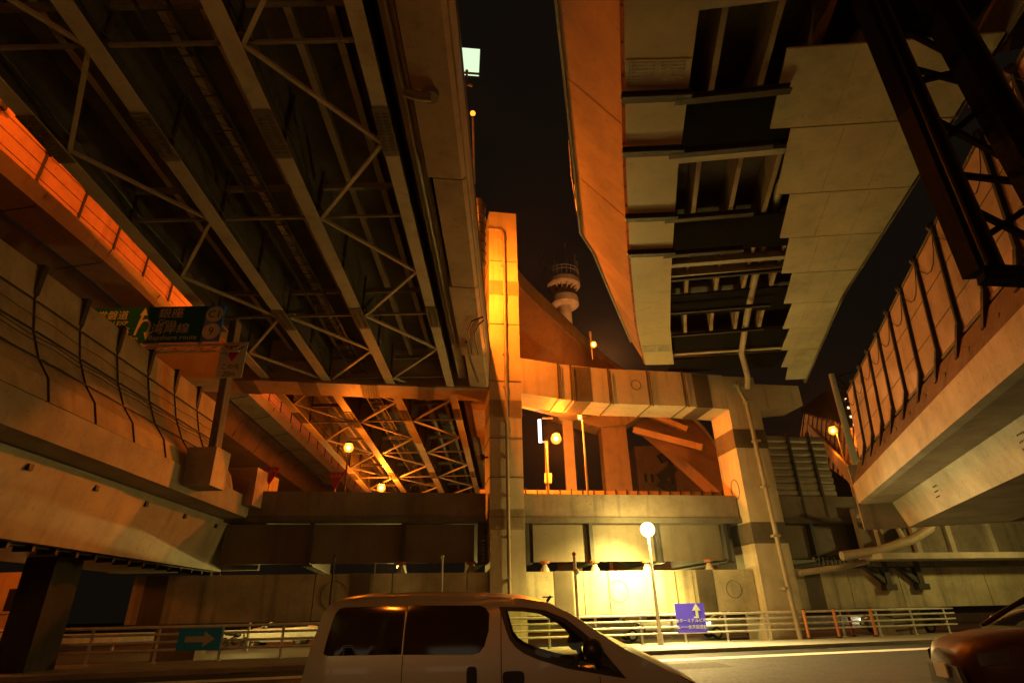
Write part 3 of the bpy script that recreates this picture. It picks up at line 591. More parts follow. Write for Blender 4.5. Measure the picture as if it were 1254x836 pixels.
bd = thing('office_building', (18, 80, 0), 'dim reddish building with a dark zigzag stair seen beyond the bridge', 'building')
a0, a1 = PY(783, 600, 80), PY(900, 600, 80)
MB().box((a0.x, 80, 0), (a1.x, 92, PY(830, 545, 80).z)).build('wall', BRICK, bd)
q = MB()
for k, (pa, pb) in enumerate((((808, 562), (826, 552)), ((826, 572), (808, 585)), ((808, 590), (826, 600)))): q.beam(PY(*pa, 79.6), PY(*pb, 79.6), .5, 1.2)
q.box((PY(825, 600, 79.5).x, 79.4, 0), (PY(829, 600, 79.5).x, 79.9, PY(827, 547, 79.5).z)); q.build('stair', DARK, bd)
q = MB()
for px in (790, 798, 850, 856): q.box((PY(px, 590, 79.9).x, 79.85, PY(px, 590, 79.9).z), (PY(px + 3, 590, 79.9).x, 79.97, PY(px, 580, 79.9).z))
q.build('window', BLACK, bd)
# far right: road receding, billboard frame, tower block with lights
fr = thing('distant_ramp', (30, 70, 0), 'far ramp with railing leading away, lit orange, right of the leaning leg', 'ramp')
n0, n1, f0, f1 = PY(1085, 622, 44), PY(1085, 542, 44), PY(978, 545, 95), PY(984, 506, 95); bk = Vector((1.2, .4, 0))
MB().hexa([n0, f0, f0 + bk, n0 + bk], [n1, f1, f1 + bk, n1 + bk]).build('side_wall', PANELB, fr)
m0, m1, g0, g1 = PY(1056, 612, 42), PY(1056, 592, 42), PY(984, 520, 94.5), PY(984, 513, 94.5); MB().hexa([m0, g0, g0 + bk * .3, m0 + bk * .3], [m1, g1, g1 + bk * .3, m1 + bk * .3]).build('parapet', CONC, fr)
for k in range(18):
    t_ = (k + .5) / 18; t_ = t_ / (t_ + (1 - t_) * 2.1); a, b_ = n0.lerp(f0, t_), n1.lerp(f1, t_); q = MB(); q.beam(a + Vector((-.12, -.1, 0)), b_ + Vector((-.12, -.1, .4)), .16, .16); q.build('post', DARK, fr)
for k in (.35, .7): MB().beam(n0.lerp(n1, k) + Vector((-.06, -.06, 0)), f0.lerp(f1, k) + Vector((-.06, -.06, 0)), .08, .08).build('rail', DARK, fr)
bf = thing('billboard_frame', PY(1040, 590, 34), 'bare lattice frame on a leaning grey post in front of far lights', 'frame')
q = MB(); q.tube([PY(1054, 590, 34), PY(1018, 458, 34)], .22, 12, .16); q.build('post', GALV, bf, True)
q = MB()
for a, b_ in (((1024, 462), (1062, 452)), ((1030, 478), (1068, 470)), ((1024, 462), (1040, 478)), ((1062, 452), (1048, 476)), ((1036, 490), (1070, 482)), ((1062, 452), (1072, 490))): q.beam(PY(*a, 34.3), PY(*b_, 34.3), .14, .14)
q.build('lattice', DARK, bf)
tb = thing('tower_block', PY(1045, 560, 200), 'dark distant tower block with a column of small lit windows', 'building')
q = MB().box((PY(1032, 560, 200).x, 200, 0), (PY(1075, 560, 200).x, 220, PY(1050, 478, 200).z)); q.build('wall', DARK, tb)
q = MB()
for px, py in ((1036, 489), (1039, 499), (1042, 510), (1046, 520), (1049, 531), (1056, 506), (1060, 520)):
    c = PY(px, py, 199.7); q.box((c.x - .28, c.y - .1, c.z - .4), (c.x + .28, c.y + .1, c.z + .4))
q.build('lit_window', glow('window_light', (1, .6, .25), 3), tb)

# ================================================================== lattice mast at right
lm = thing('lattice_mast', (9.3, 9.6, 6.2), 'black lattice mast with heavy chords rising at the upper right corner', 'mast')
Ch = [((1056, -14), (1215, 338)), ((1128, -14), (1262, 205))]
def zz(a, b_, t): return a + (b_ - a) * t
A0, A1 = PY(1056, -14, 8.3), PY(1203, 335, 8.7)
B0, B1 = PY(1136, -14, 8.0), PY(1330, 330, 8.4)
for (p0, p1), wd in (((A0, A1), .42), ((B0, B1), .5)):
    MB().beam(p0, p1, wd, .4, (0, 1, 0)).build('chord', BLKST, lm)
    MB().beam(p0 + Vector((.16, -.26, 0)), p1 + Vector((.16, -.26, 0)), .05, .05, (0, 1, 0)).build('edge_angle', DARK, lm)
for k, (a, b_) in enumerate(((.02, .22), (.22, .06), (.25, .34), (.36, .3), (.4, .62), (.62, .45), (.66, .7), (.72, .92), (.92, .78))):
    MB().beam(zz(A0, A1, a) + Vector((0, .3, 0)), zz(B0, B1, b_) + Vector((0, .3, 0)), .11, .09, (0, 1, 0)).build('lattice_bar', BLKST, lm)
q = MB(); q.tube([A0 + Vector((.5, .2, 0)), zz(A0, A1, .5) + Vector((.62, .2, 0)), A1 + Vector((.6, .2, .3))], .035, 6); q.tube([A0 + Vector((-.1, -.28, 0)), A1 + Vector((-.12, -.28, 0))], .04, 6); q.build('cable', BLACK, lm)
MB().beam(A1 + Vector((-.05, 0, -.02)), B1 + Vector((0, 0, -.2)), .3, .25, (0, 1, 0)).build('base_beam', BLKST, lm)
hs = thing('sign_housing', PY(1235, 120, 9.6), 'dark housing hanging beside the mast at the upper right edge', 'sign')
MB().beam(PY(1216, 45, 9.9), PY(1300, 30, 9.6), .8, 1.4, (0, 1, 1)).build('frame', DARK, hs)
MB().beam(PY(1210, 115, 10.4), PY(1300, 95, 10.2), .6, 1.2, (0, 1, 1)).build('box', REDP, hs)

# ================================================================== lamps
def lamp_glass(name, col, strength):
    if name in MATS: return MATS[name]
    mt = bpy.data.materials.new(name); mt.use_nodes = True; N = mt.node_tree.nodes; Lk = mt.node_tree.links; N.remove(N['Principled BSDF'])
    e = N.new('ShaderNodeEmission'); e.inputs['Color'].default_value = (*col, 1); e.inputs['Strength'].default_value = strength
    tr = N.new('ShaderNodeBsdfTransparent'); a = N.new('ShaderNodeAddShader'); Lk.new(e.outputs[0], a.inputs[0]); Lk.new(tr.outputs[0], a.inputs[1])
    Lk.new(a.outputs[0], N['Material Output'].inputs['Surface']); MATS[name] = mt; return mt
def lamp(name, base, head, r, col, power, label, cat='street lamp', group=None, pole=.06, mt=GALV, arm=None):
    t = thing(name, base, label, cat, group); base, head = Vector(base), Vector(head)
    top = Vector((base.x, base.y, head.z - r * .9)) if arm is None else Vector(arm)
    q = MB(); q.tube([base, base + (top - base) * .5, top], pole * 1.35, 10, pole * .8); q.tube([base, base + Vector((0, 0, .5))], pole * 2, 10)
    if arm is not None: q.tube([top, (top + head) / 2 + Vector((0, 0, .1)), head + Vector((0, 0, r))], pole * .7, 8)
    q.build('pole', mt, t, True)
    sod = col is SODIUM
    MB().sphere((head.x, head.y, head.z), r, 18).build('lamp_globe', lamp_glass('sodium_glass', (1, .26, .02), 1.5) if sod else lamp_glass('warm_glass', (1, .8, .3), 2.2), t, True)
    light('bulb', head, power, col, t, r * .5)
    MB().sphere((head.x, head.y, head.z), r * .42, 12).build('bulb_core', lamp_glass('sodium_core', (1, .5, .16), 9) if sod else lamp_glass('warm_core', (1, .85, .5), 9), t, True)
    if sod: MB().lathe([(r * .75, r * .78), (r * .8, r * .9), (r * .5, r * 1.25), (r * .15, r * 1.35)], head, 14).build('lamp_hood', DARK, t, True)
    return t
c = PY(793, 648, 29.7)
tl = lamp('street_lamp', (c.x, c.y, .13), c, .36, WARM, 1500, 'dazzling yellow-white globe lamp on a post behind the guard rail', group='globe lamps', pole=.07, mt=WHITEP)
light('road_fill_spot', c + Vector((.1, -.1, -.02)), 9000, (1, .76, .28), tl, .12, 'SPOT', (c.x + 3.5, c.y - 4.5, 0), 125, .8)  # extra spot added at the lamp head to brighten road and rail
light('reflector', c, 12000, WARM, tl, .12, 'SPOT', (c.x - 1.3, c.y + 1.5, c.z - 3.4), 125, 1.0)
lamp('street_lamp', W(3.0, 5.5, 6.15), PY(681, 537, 36), .34, SODIUM, 5200, 'sodium lamp glowing orange on the bridge just right of the upright leg', group='sodium lamps')
c = PY(710, 511, 35); lamp('street_lamp', (c.x + .15, 35, 6.15), c, .16, SODIUM, 1100, 'tall thin lamp post with a small lamp just under the cross beam', group='sodium lamps', mt=WHITEP)
c = PY(427, 548, 35); lamp('street_lamp', (c.x, 35, 6.15), c, .3, SODIUM, 1000, 'upper orange sodium lamp shining under the far end of the girders', group='sodium lamps', mt=DARK)
c = PY(467, 597, 47); lamp('street_lamp', (c.x, 47, 0), c, .34, SODIUM, 3200, 'lower orange sodium lamp at the far end just above the dark bridge', group='sodium lamps', mt=DARK)
c = PY(727, 422, 44); lamp('street_lamp', (c.x + .2, 46.6, 24), c, .26, SODIUM, 700, 'orange lamp on the edge of the curving ramp below the tower', group='sodium lamps')
c = PY(1020, 527, 55); lamp('street_lamp', (c.x + .3, 55, 8), c, .42, SODIUM, 1800, 'orange lamp beside the far ramp, left of the leaning post', group='sodium lamps')
c = PY(1047, 500, 62); lamp('street_lamp', (c.x + .9, 62, 8), c, .42, SODIUM, 1200, 'orange lamp on a slanting pole right of the leaning post', group='sodium lamps')
c = PY(1053, 527, 90); lamp('street_lamp', (c.x, 90, 9), c, .6, WARM, 300, 'small pale oval lamp low beside the far ramp', group='sodium lamps')
# lamps on the edge of the expressway deck, over the gap
def edge_lamp(y, h, label, strength, col, r=.17):
    b_ = Vector(A(-1.12, y, 4.0)); hd = b_ + Vector((.55, .1, h))
    return lamp('edge_lamp', b_, hd, r, col, strength, label, 'street lamp', 'lamps on the expressway edge', .05, GALV, arm=b_ + Vector((.1, 0, h)))
def deck_lamp(y, x, h, label, strength, r=.2):
    b_ = Vector(A(-1.6, y, 2.7)); hd = Vector((x, y, h))
    return lamp('edge_lamp', b_, hd, r, SODIUM, strength, label, 'street lamp', 'lamps on the expressway edge', .06, GALV, arm=Vector((b_.x, y, h + .2)))
deck_lamp(26.3, -1.9, 19.2, 'orange lamp above the expressway deck beside the top of the upright leg', 7500)
deck_lamp(22.5, -3.0, 18.9, 'orange lamp above the middle of the expressway edge, hidden from below', 2200)
deck_lamp(3.0, .3, 20.5, 'orange lamp reaching over the gap beside the expressway, above the frame', 120)
fl = thing('floodlight', PY(575, 160, 13.2), 'square floodlight shining greenish white on the edge of the expressway', 'floodlight')
c = PY(572, 76, 12.6)
n_ = (Vector((0.3, 0, 1.6)) - c).normalized(); sx = n_.cross(Vector((0, 0, 1))).normalized(); sz = sx.cross(n_)
q = MB(); q.hexa([c + sx * a * .42 + sz * b_ * .42 - n_ * .02 for a, b_ in ((-1, -1), (1, -1), (1, 1), (-1, 1))], [c + sx * a * .32 + sz * b_ * .32 - n_ * .3 for a, b_ in ((-1, -1), (1, -1), (1, 1), (-1, 1))]); q.build('housing', DARK, fl)
q = MB(); q.hexa([c + sx * a * .39 + sz * b_ * .39 - n_ * .017 for a, b_ in ((-1, -1), (1, -1), (1, 1), (-1, 1))], [c + sx * a * .39 + sz * b_ * .39 for a, b_ in ((-1, -1), (1, -1), (1, 1), (-1, 1))]); q.build('lamp_glass', glow('flood_glass', (.74, 1, .62), 1.1), fl)
q = MB(); b0 = Vector(A(-1.1, 13.2, 3.0)); q.tube([c - n_ * .2 - Vector((0, 0, .4)), (c.x, c.y + .1, c.z - .9), b0], .05, 8); q.beam(c - sx * .4 - Vector((0, 0, .5)), c + sx * .4 - Vector((0, 0, .5)), .05, .05); q.build('pole', RUST, fl)
po = thing('edge_post', PY(580, 205, 16.5), 'thin brightly lit post standing on the expressway edge below the floodlight', 'post')
q = MB(); q.tube([PY(581, 225, 17.0), PY(579, 142, 15.6)], .035, 8); q.build('pole', WHITEP, po); MB().sphere(PY(579, 139, 15.6), .1, 10).build('lamp_globe', lamp_glass('sodium_glass', (1, .26, .02), 1.5), po, True); light('bulb', PY(579, 139, 15.6), 80, SODIUM, po, .06); q = MB(); q.tube([PY(577, 262, 18.5), PY(576, 210, 17.4)], .06, 8); q.build('bracket', WHITEP, po)
eb = thing('equipment_cage', PY(589, 300, 22.5), 'round banded equipment drum on the expressway edge beside the upright leg', 'equipment')
c = PY(589, 285, 23); q = MB(); z_a, z_b = PY(589, 322, 23).z, PY(589, 245, 23).z
q.lathe([(.2, z_a - .3), (.3, z_a), (.32, z_b - .3), (.2, z_b), (.05, z_b + .05)], (c.x - .1, c.y, 0), 16); q.build('drum', CONC, eb, True)
q = MB()
for k in range(7): q.tube([(c.x - .1 + .34 * math.cos(a * math.pi / 8), c.y + .34 * math.sin(a * math.pi / 8), z_a + k * (z_b - z_a) / 7) for a in range(17)], .02, 5)
q.build('band', DARK, eb)
pf = thing('wall_floodlight', W(-1.7, .6, 9.2), 'small dark floodlight bracketed on the left side of the upright leg, aimed left', 'floodlight')
c = W(-1.75, .6, 9.2); q = MB(); q.beam(c + Vector((.4, 0, 0)), c + Vector((.05, 0, 0)), .08, .08); q.beam(c + Vector((.12, .1, .02)), c + Vector((-.1, -.06, -.04)), .34, .3); q.build('housing', DARK, pf)
light('bulb', c + Vector((-.22, -.16, -.06)), 6000, SODIUM, pf, .05, 'SPOT', (-14.0, 17.5, 5.0), 24, .3)
lbx = thing('lit_sign', PY(661, 528, 40), 'narrow white light box on a post beyond the upright leg', 'sign')
c = PY(661, 528, 40); q = MB().box((c.x - .12, 39.8, c.z - .85), (c.x + .12, 40, c.z + .85)); q.build('light_box', glow('sign_white', (.9, .85, 1), 2.5), lbx)
q = MB(); q.tube([PY(671, 610, 40), PY(669, 540, 40)], .13, 8); q.beam(PY(669, 541, 40), PY(662, 541, 40), .1, .1); q.beam(PY(671, 580, 39.8), PY(671, 592, 39.8), .5, .5, (0, 1, 0)); q.beam(PY(664, 512, 40), PY(677, 512, 40), .1, .1); q.build('post', GALV, lbx)
cp_ = thing('concrete_post', PY(703, 605, 45), 'thick square post beside the thin lamp, beyond the bridge', 'post')
q = MB(); a0, a1 = PY(694, 605, 45), PY(707, 605, 45); q.box((a0.x, 45, 0), (a1.x, 45.5, PY(700, 515, 45).z)); q.build('shaft', STEEL, cp_); q = MB(); zt = PY(700, 515, 45).z; q.lathe([(.5, zt), (.75, zt + .3), (.75, zt + .7)], ((a0.x + a1.x) / 2, 45.2, 0), 16); q.build('head', STEEL, cp_)
# lamps of this street outside the frame
def near_lamp(x, y, h, col, strength, label, r=.22):
    return lamp('street_lamp', (x, y, .1), (x, y, h), r, col, strength, label, 'street lamp', 'street lamps on the near pavement', .08)
near_lamp(8.0, -5.0, 6.5, WARM, 760, 'yellow street lamp on the near pavement, right of the camera')
near_lamp(-7.0, -7.5, 6.5, WARM, 260, 'yellow street lamp on the near pavement, left of the camera')
near_lamp(-4.0, -6.0, 8.5, SODIUM, 600, 'orange street lamp on the near pavement behind the camera')
lamp('street_lamp', (25.5, 28.5, .13), (25.5, 28.5, 5.2), .38, WARM, 700, 'yellow globe lamp on the far pavement, beyond the red car', group='globe lamps', pole=.07, mt=WHITEP)
# lamp lighting the orange barrier of the higher road
lamp('edge_lamp', A(-14.76, 11, 4.0), Vector(A(-15.6, 11, 6.6)), .2, SODIUM, 3200, 'orange lamp on the far side of the expressway deck, nearest the camera', 'street lamp', 'lamps on the expressway edge', .05, GALV, arm=Vector(A(-14.76, 11, 6.8)))
lamp('edge_lamp', A(-14.76, 36, 4.0), Vector(A(-15.6, 36, 7.5)), .2, SODIUM, 4200, 'orange lamp on the far side of the expressway deck beyond the pier', 'street lamp', 'lamps on the expressway edge', .05, GALV, arm=Vector(A(-14.76, 36, 7.7)))

# ================================================================== guard rail, small posts
gd = thing('guard_rail', (0, kerb(0), .13), 'long guard rail of four pale pipes along the far pavement', 'guard rail')
for z in (.45, .72, .99, 1.24):
    MB().tube([(x, kerb(x), z + .13) for x in range(-26, 25, 5)], .045 if z < 1.2 else .055, 8).build('rail', WHITEP, gd, True)
x = -25.0
while x < 24: q = MB(); q.tube([(x, kerb(x) + .07, .13), (x, kerb(x) + .06, 1.4)], .055, 8); q.tube([(x, kerb(x) + .07, .13), (x, kerb(x) + .07, .18)], .11, 8); q.build('post', WHITEP, gd, True); x += 2.2
xk = 0
for (px, col, lab) in ((987, 'o', 'orange marker post beside the foot of the leaning leg'), (1030, 'o', 'orange marker post between two white ones at the rail'), (1063, 'r', 'short red marker post behind the rail'), (1084, 'o', 'orange marker post farthest right along the rail')):
    xx = PY(px, 765, 32.3).x; yy = kerb(xx) - (.25 if col == 'o' else -.6)
    t = thing('marker_post', (xx, yy, .13), lab, 'post', 'marker posts at the guard rail')
    MB().tube([(xx, yy, .13), (xx, yy, 1.45)], .075, 10).build('post', mat('marker_orange', (.75, .3, .14), .5) if col == 'o' else REDP, t, True)
    q = MB(); q.lathe([(.16, .13), (.1, .2)], (xx, yy, 0), 10); q.tube([(xx, yy, 1.451), (xx, yy, 1.5)], .085, 10); q.build('base', DARK, t)
for px, top, lab, mt_ in ((703, 678, 'white post with a round fitting in front of the floodlit beam', WHITEP), (542, 681, 'thin grey post rising above the van roof', GALV), (410, 681, 'thin dark post rising behind the rear of the van', DARK)):
    c = PY(px + 2, 780, 28.0); h = PY(px, top, 28.0)
    t = thing('thin_post', (h.x, 28.0, .13), lab, 'post'); q = MB(); q.tube([(h.x, 28.0, .13), (h.x, 28.0, h.z)], .07 if px == 703 else .045, 8); q.build('shaft', mt_, t)
    if px == 703: MB().sphere((h.x + .05, 27.95, h.z - .75), .14, 10).build('fitting', WHITEP, t, True); MB().sphere((h.x, 28, h.z), .1, 8).build('cap', RUST, t, True)
    else: MB().sphere((h.x, 28, h.z), .08, 8).build('cap', mt_, t, True)

# ================================================================== signs
GREEN = plain('sign_green', (.01, .10, .06), .85); GREEN.node_tree.nodes['Principled BSDF'].inputs['Specular IOR Level'].default_value = .1; BLUE = plain('sign_blue', (.03, .16, .75), .4); SWHITE = plain('sign_white_film', (.5, .55, .5), .45); NAVY = plain('sign_navy', (.07, .05, .85), .4)
gs = thing('direction_sign', PY(262, 553, 22.8), 'wide green overhead direction sign on a lattice arm above the left ramp', 'road sign')
Yg = 20.8; a, b_ = PY(114, 376, Yg), PY(276, 376, Yg); zt, zb = a.z - .06, PY(276, 417, Yg).z; x0, x1 = a.x + .1, b_.x; Wd, Hh = x1 - x0, zt - zb
MB().box((x0, Yg, zb), (x1 - Wd * .135, Yg + .08, zt)).build('board', GREEN, gs)
MB().box((x1 - Wd * .133, Yg - .01, zb), (x1, Yg + .08, zt)).build('shield_board', BLUE, gs)
fx = lambda f_: x0 + Wd * f_
fz = lambda f_: zb + Hh * f_
def gt(body, sz, f_, g_, squash=1, mt=SWHITE, al='CENTER', dy=-.006): return text_mesh('lettering', body, sz, mt, gs, (fx(f_), Yg + dy, fz(g_)), (1, 0, 0), (0, 0, 1), al, squash)
gt('常磐道', .44, .155, .68); gt('JOBAN EXP', .25, .16, .50, 1.1); gt('京葉道路', .42, .165, .22); gt('KEIYO EXP', .24, .17, .05, 1.1)
gt('300m', .3, .33, .06, 1.1); gt('銀座', .5, .60, .70, 1.05); gt('Ginza', .32, .585, .50, 1.05); gt('湾岸線', .5, .62, .26, 1.05); gt('Bayshore route', .3, .655, .06, 1.05)
q = MB(); pts = [(fx(.365), fz(.2)), (fx(.375), fz(.5)), (fx(.39), fz(.8))]
def flat(path, wdt, y): 
    m_ = MB()
    for p0, p1 in zip(path, path[1:]): m_.beam((p0[0], y, p0[1]), (p1[0], y, p1[1]), .01, wdt, (1, 0, .01) if abs(p1[0] - p0[0]) < abs(p1[1] - p0[1]) else (0, 0, 1))
    return m_
q = flat(pts, .1, Yg - .01)
arc = [(fx(.378) + Wd * .075 * (1 - math.cos(k * math.pi / 10)) * .55, fz(.42) + Hh * .2 * math.sin(k * math.pi / 10)) for k in range(11)]
arc.append((arc[-1][0] - .02, fz(.26)))
for p0, p1 in zip(arc, arc[1:]): q.beam((p0[0], Yg - .012, p0[1]), (p1[0], Yg - .012, p1[1]), .1, .01, (0, 1, 0))
def tri(cx, cz, dx, dz, y): q.hexa([(cx - dx, y, cz), (cx + dx, y, cz), (cx, y, cz + dz)], [(cx - dx, y + .006, cz), (cx + dx, y + .006, cz), (cx, y + .006, cz + dz)])
tri(fx(.392), fz(.76), .16, .36, Yg - .014); tri(arc[-1][0], fz(.28), .16, -.36, Yg - .014); q.build('arrow', SWHITE, gs)
for body, g_ in (('C1', .75), ('9', .27)):
    c = (fx(.934), Yg - .02, fz(g_)); q = MB(); q.hexa([(c[0] + .36 * math.cos(k * math.pi / 10), Yg - .016, c[2] + .36 * math.sin(k * math.pi / 10)) for k in range(20)], [(c[0] + .36 * math.cos(k * math.pi / 10), Yg - .022, c[2] + .36 * math.sin(k * math.pi / 10)) for k in range(20)]); q.build('shield', SWHITE, gs)
    text_mesh('lettering', body, .46, GREEN, gs, (c[0], Yg - .03, c[2] - .16), (1, 0, 0), (0, 0, 1))
q = MB(); zl = zb - .12; zl2 = zb - .42; xe = x1 + .9
for z in (zl, zl2): q.beam((x0 + 1.5, Yg + .1, z), (xe, Yg + .1, z), .08, .08)
k = 0; xx = x0 + 1.5
while xx < xe - .4: q.beam((xx, Yg + .1, zl), (xx + .5, Yg + .1, zl2), .05, .05); q.beam((xx + .5, Yg + .1, zl2), (xx + 1.0, Yg + .1, zl), .05, .05); xx += 1.0
for f_ in (.4, .85): q.box((fx(f_) - .08, Yg + .083, zb - .15), (fx(f_) + .08, Yg + .2, zb + .4))
q.build('truss_arm', GALV, gs)
pb_, pt_ = PY(262, 553, 22.8), PY(289, 395, 22.8); q = MB(); q.beam((pb_.x, 22.8, 7.8), pt_, .36, .36, (0, 1, 0)); q.build('post', STEELD, gs)
q = MB(); q.tube([(pb_.x + .2, 22.5, 7.8), (pt_.x + .2, 22.5, pt_.z)], .04, 6); q.beam((xe - .5, Yg + .2, zl2), (pt_.x, 22.8, zl2), .1, .1); q.beam((xe - .5, Yg + .2, zl), (pt_.x, 22.8, zl), .1, .1); q.build('conduit', GALV, gs)
ws = thing('warning_sign', PY(285, 440, 21.2), 'white panel with a red triangle fixed on the green sign post', 'road sign')
a, b_, c, d_ = PY(273, 421, 21.2), PY(303, 421, 21.2), PY(293, 460, 21.2), PY(266, 459, 21.2)
cx_, cz_ = (a.x + b_.x + c.x + d_.x) / 4, (a.z + c.z) / 2; hw, hh = .53, .78
MB().box((cx_ - hw, 21.2, cz_ - hh), (cx_ + hw, 21.25, cz_ + hh)).build('board', SWHITE, ws)
q = MB(); q.hexa([(cx_ - .44, 21.19, cz_ + .68), (cx_ + .44, 21.19, cz_ + .68), (cx_, 21.19, cz_ - .1)], [(cx_ - .44, 21.197, cz_ + .68), (cx_ + .44, 21.197, cz_ + .68), (cx_, 21.197, cz_ - .1)]); q.build('triangle', plain('sign_red', (.5, .015, .03), .4), ws)
text_mesh('lettering', '止まれ', .22, SWHITE, ws, (cx_, 21.185, cz_ + .4), (1, 0, 0), (0, 0, 1)); text_mesh('lettering', 'この先', .26, BLACK, ws, (cx_, 21.19, cz_ - .4), (1, 0, 0), (0, 0, 1)); text_mesh('lettering', '20m', .3, BLACK, ws, (cx_, 21.19, cz_ - .72), (1, 0, 0), (0, 0, 1))
for px, py, Y_, lab in ((411, 588, 29.6, 'inverted red triangle sign standing on the dark bridge parapet'), (331, 582, 29.2, 'inverted red triangle sign above the end of the left ramp')):
    c = PY(px, py, Y_); t = thing('yield_sign', (c.x, Y_, 7.3), lab, 'road sign')
    s_ = .45; q = MB(); v_ = [(c.x - s_, Y_, c.z + .42), (c.x + s_, Y_, c.z + .42), (c.x, Y_, c.z - .5)]; q.hexa(v_, [(p_[0], Y_ + .03, p_[2]) for p_ in v_]); q.build('board', MATS['sign_red'], t)
    text_mesh('lettering', '止まれ', .2, SWHITE, t, (c.x, Y_ - .006, c.z + .16), (1, 0, 0), (0, 0, 1))
    q = MB(); q.tube([(c.x, Y_ + .06, 7.0), (c.x, Y_ + .06, c.z + .2)], .04, 8); q.build('post', GALV, t)
# blue signs on the rail
c = PY(244, 782, 24.2); t = thing('arrow_sign', (c.x, 24.2, .6), 'blue rectangular sign with a white right arrow on the left rail', 'road sign')
hw, hh = (PY(270, 782, 24.2).x - PY(217, 782, 24.2).x) / 2, .38
MB().box((c.x - hw, 24.2, c.z - hh), (c.x + hw, 24.24, c.z + hh)).build('board', plain('sign_cyan', (.02, .34, .9), .4), t)
q = MB(); q.box((c.x - hw * .65, 24.19, c.z - .1), (c.x + hw * .2, 24.197, c.z + .1)); q.hexa([(c.x + hw * .2, 24.19, c.z - .26), (c.x + hw * .72, 24.19, c.z), (c.x + hw * .2, 24.19, c.z + .26)], [(c.x + hw * .2, 24.197, c.z - .26), (c.x + hw * .72, 24.197, c.z), (c.x + hw * .2, 24.197, c.z + .26)]); q.build('arrow', SWHITE, t)
Yb = 29.9; c = PY(846, 756, Yb); hw, hh = (PY(864, 756, Yb).x - PY(828, 756, Yb).x) / 2, (PY(846, 738, Yb).z - PY(846, 774, Yb).z) / 2
bs = thing('parking_sign', (c.x, Yb, .5), 'purple-blue sign with an up arrow and white lettering on the guard rail', 'road sign')
MB().box((c.x - hw, Yb, c.z - hh), (c.x + hw, Yb + .04, c.z + hh)).build('board', NAVY, bs)
text_mesh('lettering', '◉ターミナルビル', .185, SWHITE, bs, (c.x, Yb - .006, c.z - hh * .28), (1, 0, 0), (0, 0, 1)); text_mesh('lettering', '▲ーー金天図書館', .18, SWHITE, bs, (c.x, Yb - .006, c.z - hh * .72), (1, 0, 0), (0, 0, 1))
q = MB(); ax_, az_ = c.x + hw * .45, c.z + hh * .42
q.hexa([(ax_ - .2, Yb - .01, az_ + .05), (ax_, Yb - .01, az_ + .34), (ax_ + .2, Yb - .01, az_ + .05)], [(ax_ - .2, Yb - .003, az_ + .05), (ax_, Yb - .003, az_ + .34), (ax_ + .2, Yb - .003, az_ + .05)]); q.box((ax_ - .06, Yb - .01, az_ - .2), (ax_ + .07, Yb - .003, az_ + .047)); q.box((ax_ - .16, Yb - .01, az_ - .27), (ax_ + .07, Yb - .003, az_ - .203)); q.build('arrow', SWHITE, bs)

# ================================================================== beyond the rail: guard beam, parked motorbike, headlights, kiosk
wb = thing('crash_barrier', (0, 40, 0), 'long corrugated white crash barrier along the far road', 'barrier')
q = MB(); q.sweep([[(x, 39.5 + .08 * x, z) for z in (.5, .62, .74, .86)] for x in (-60, 0, 60)], False); q.sweep([[(x, 39.6 + .08 * x, .4), (x, 39.7 + .08 * x, .4), (x, 39.7 + .08 * x, 1.0), (x, 39.6 + .08 * x, 1.0)] for x in (-60, 0, 60)]); q.build('beam', WHITEP, wb)
for x in range(-56, 60, 8): MB().box((x, 39.75 + .08 * x, -.01), (x + .12, 39.9 + .08 * x, .95)).build('post', GALV, wb)
lamp('street_lamp', (-7.5, 37.5, 0), (-7.5, 37.5, 3.1), .16, WARM, 1100, 'lamp under the bridge on the far road, left side', group='lamps of the far road')
lamp('street_lamp', (9.5, 39.5, 0), (9.5, 39.5, 3.1), .16, WARM, 1100, 'lamp under the bridge on the far road, right side', group='lamps of the far road')
lamp('street_lamp', (-15.0, 35.5, 0), (-15.0, 35.5, 3.0), .16, WARM, 500, 'lamp under the bridge on the far road, far left end', group='lamps of the far road')
WHEEL = plain('tyre', (.015, .015, .015), .8); CHROME = plain('chrome', (.6, .6, .58), .2, 1)
def wheel(mb, c, r, wd, ax=1, n=22):
    c = Vector(c); vs = []
    prof = [(r * .55, -wd / 2), (r * .95, -wd / 2), (r, -wd * .3), (r, wd * .3), (r * .95, wd / 2), (r * .55, wd / 2)]
    for j in range(n):
        a = 2 * math.pi * j / n; vs += [c + Vector((p_ * math.cos(a), o, p_ * math.sin(a))) for p_, o in prof]
    m_ = len(prof); mb.add(vs, [[j * m_ + i, j * m_ + (i + 1) % m_, ((j + 1) % n) * m_ + (i + 1) % m_, ((j + 1) % n) * m_ + i] for j in range(n) for i in range(m_)]); return mb
c = PY(288, 790, 37.5); c = Vector((PY(288, 782, 37.5).x, 37.5, 0)); mo = thing('motorcycle', c, 'parked motorcycle silhouetted behind the left guard rail', 'motorcycle')
for dx in (-.65, .65): wheel(MB(), c + Vector((dx, 0, .32)), .32, .12).build('wheel', WHEEL, mo, True)
q = MB(); q.tube([c + Vector((-.65, 0, .32)), c + Vector((-.2, 0, .6)), c + Vector((.4, 0, .95)), c + Vector((.65, 0, .32))], .05, 8); q.tube([c + Vector((.4, -.3, 1.05)), c + Vector((.42, .3, 1.05))], .025, 6); q.sphere(c + Vector((.12, 0, .78)), .2, 10, .8); q.sphere(c + Vector((0, 0, .42)), .2, 10); q.build('frame', DARK, mo, True)
q = MB(); q.beam(c + Vector((-.6, 0, .8)), c + Vector((-.05, 0, .76)), .24, .1); q.build('seat', BLACK, mo)
kb = thing('roadside_kiosk', (-19.5, 27, 0), 'small pinkish-lit building with a dark window at the far left', 'building')
a0, a1 = PY(-20, 700, 27), PY(58, 700, 27)
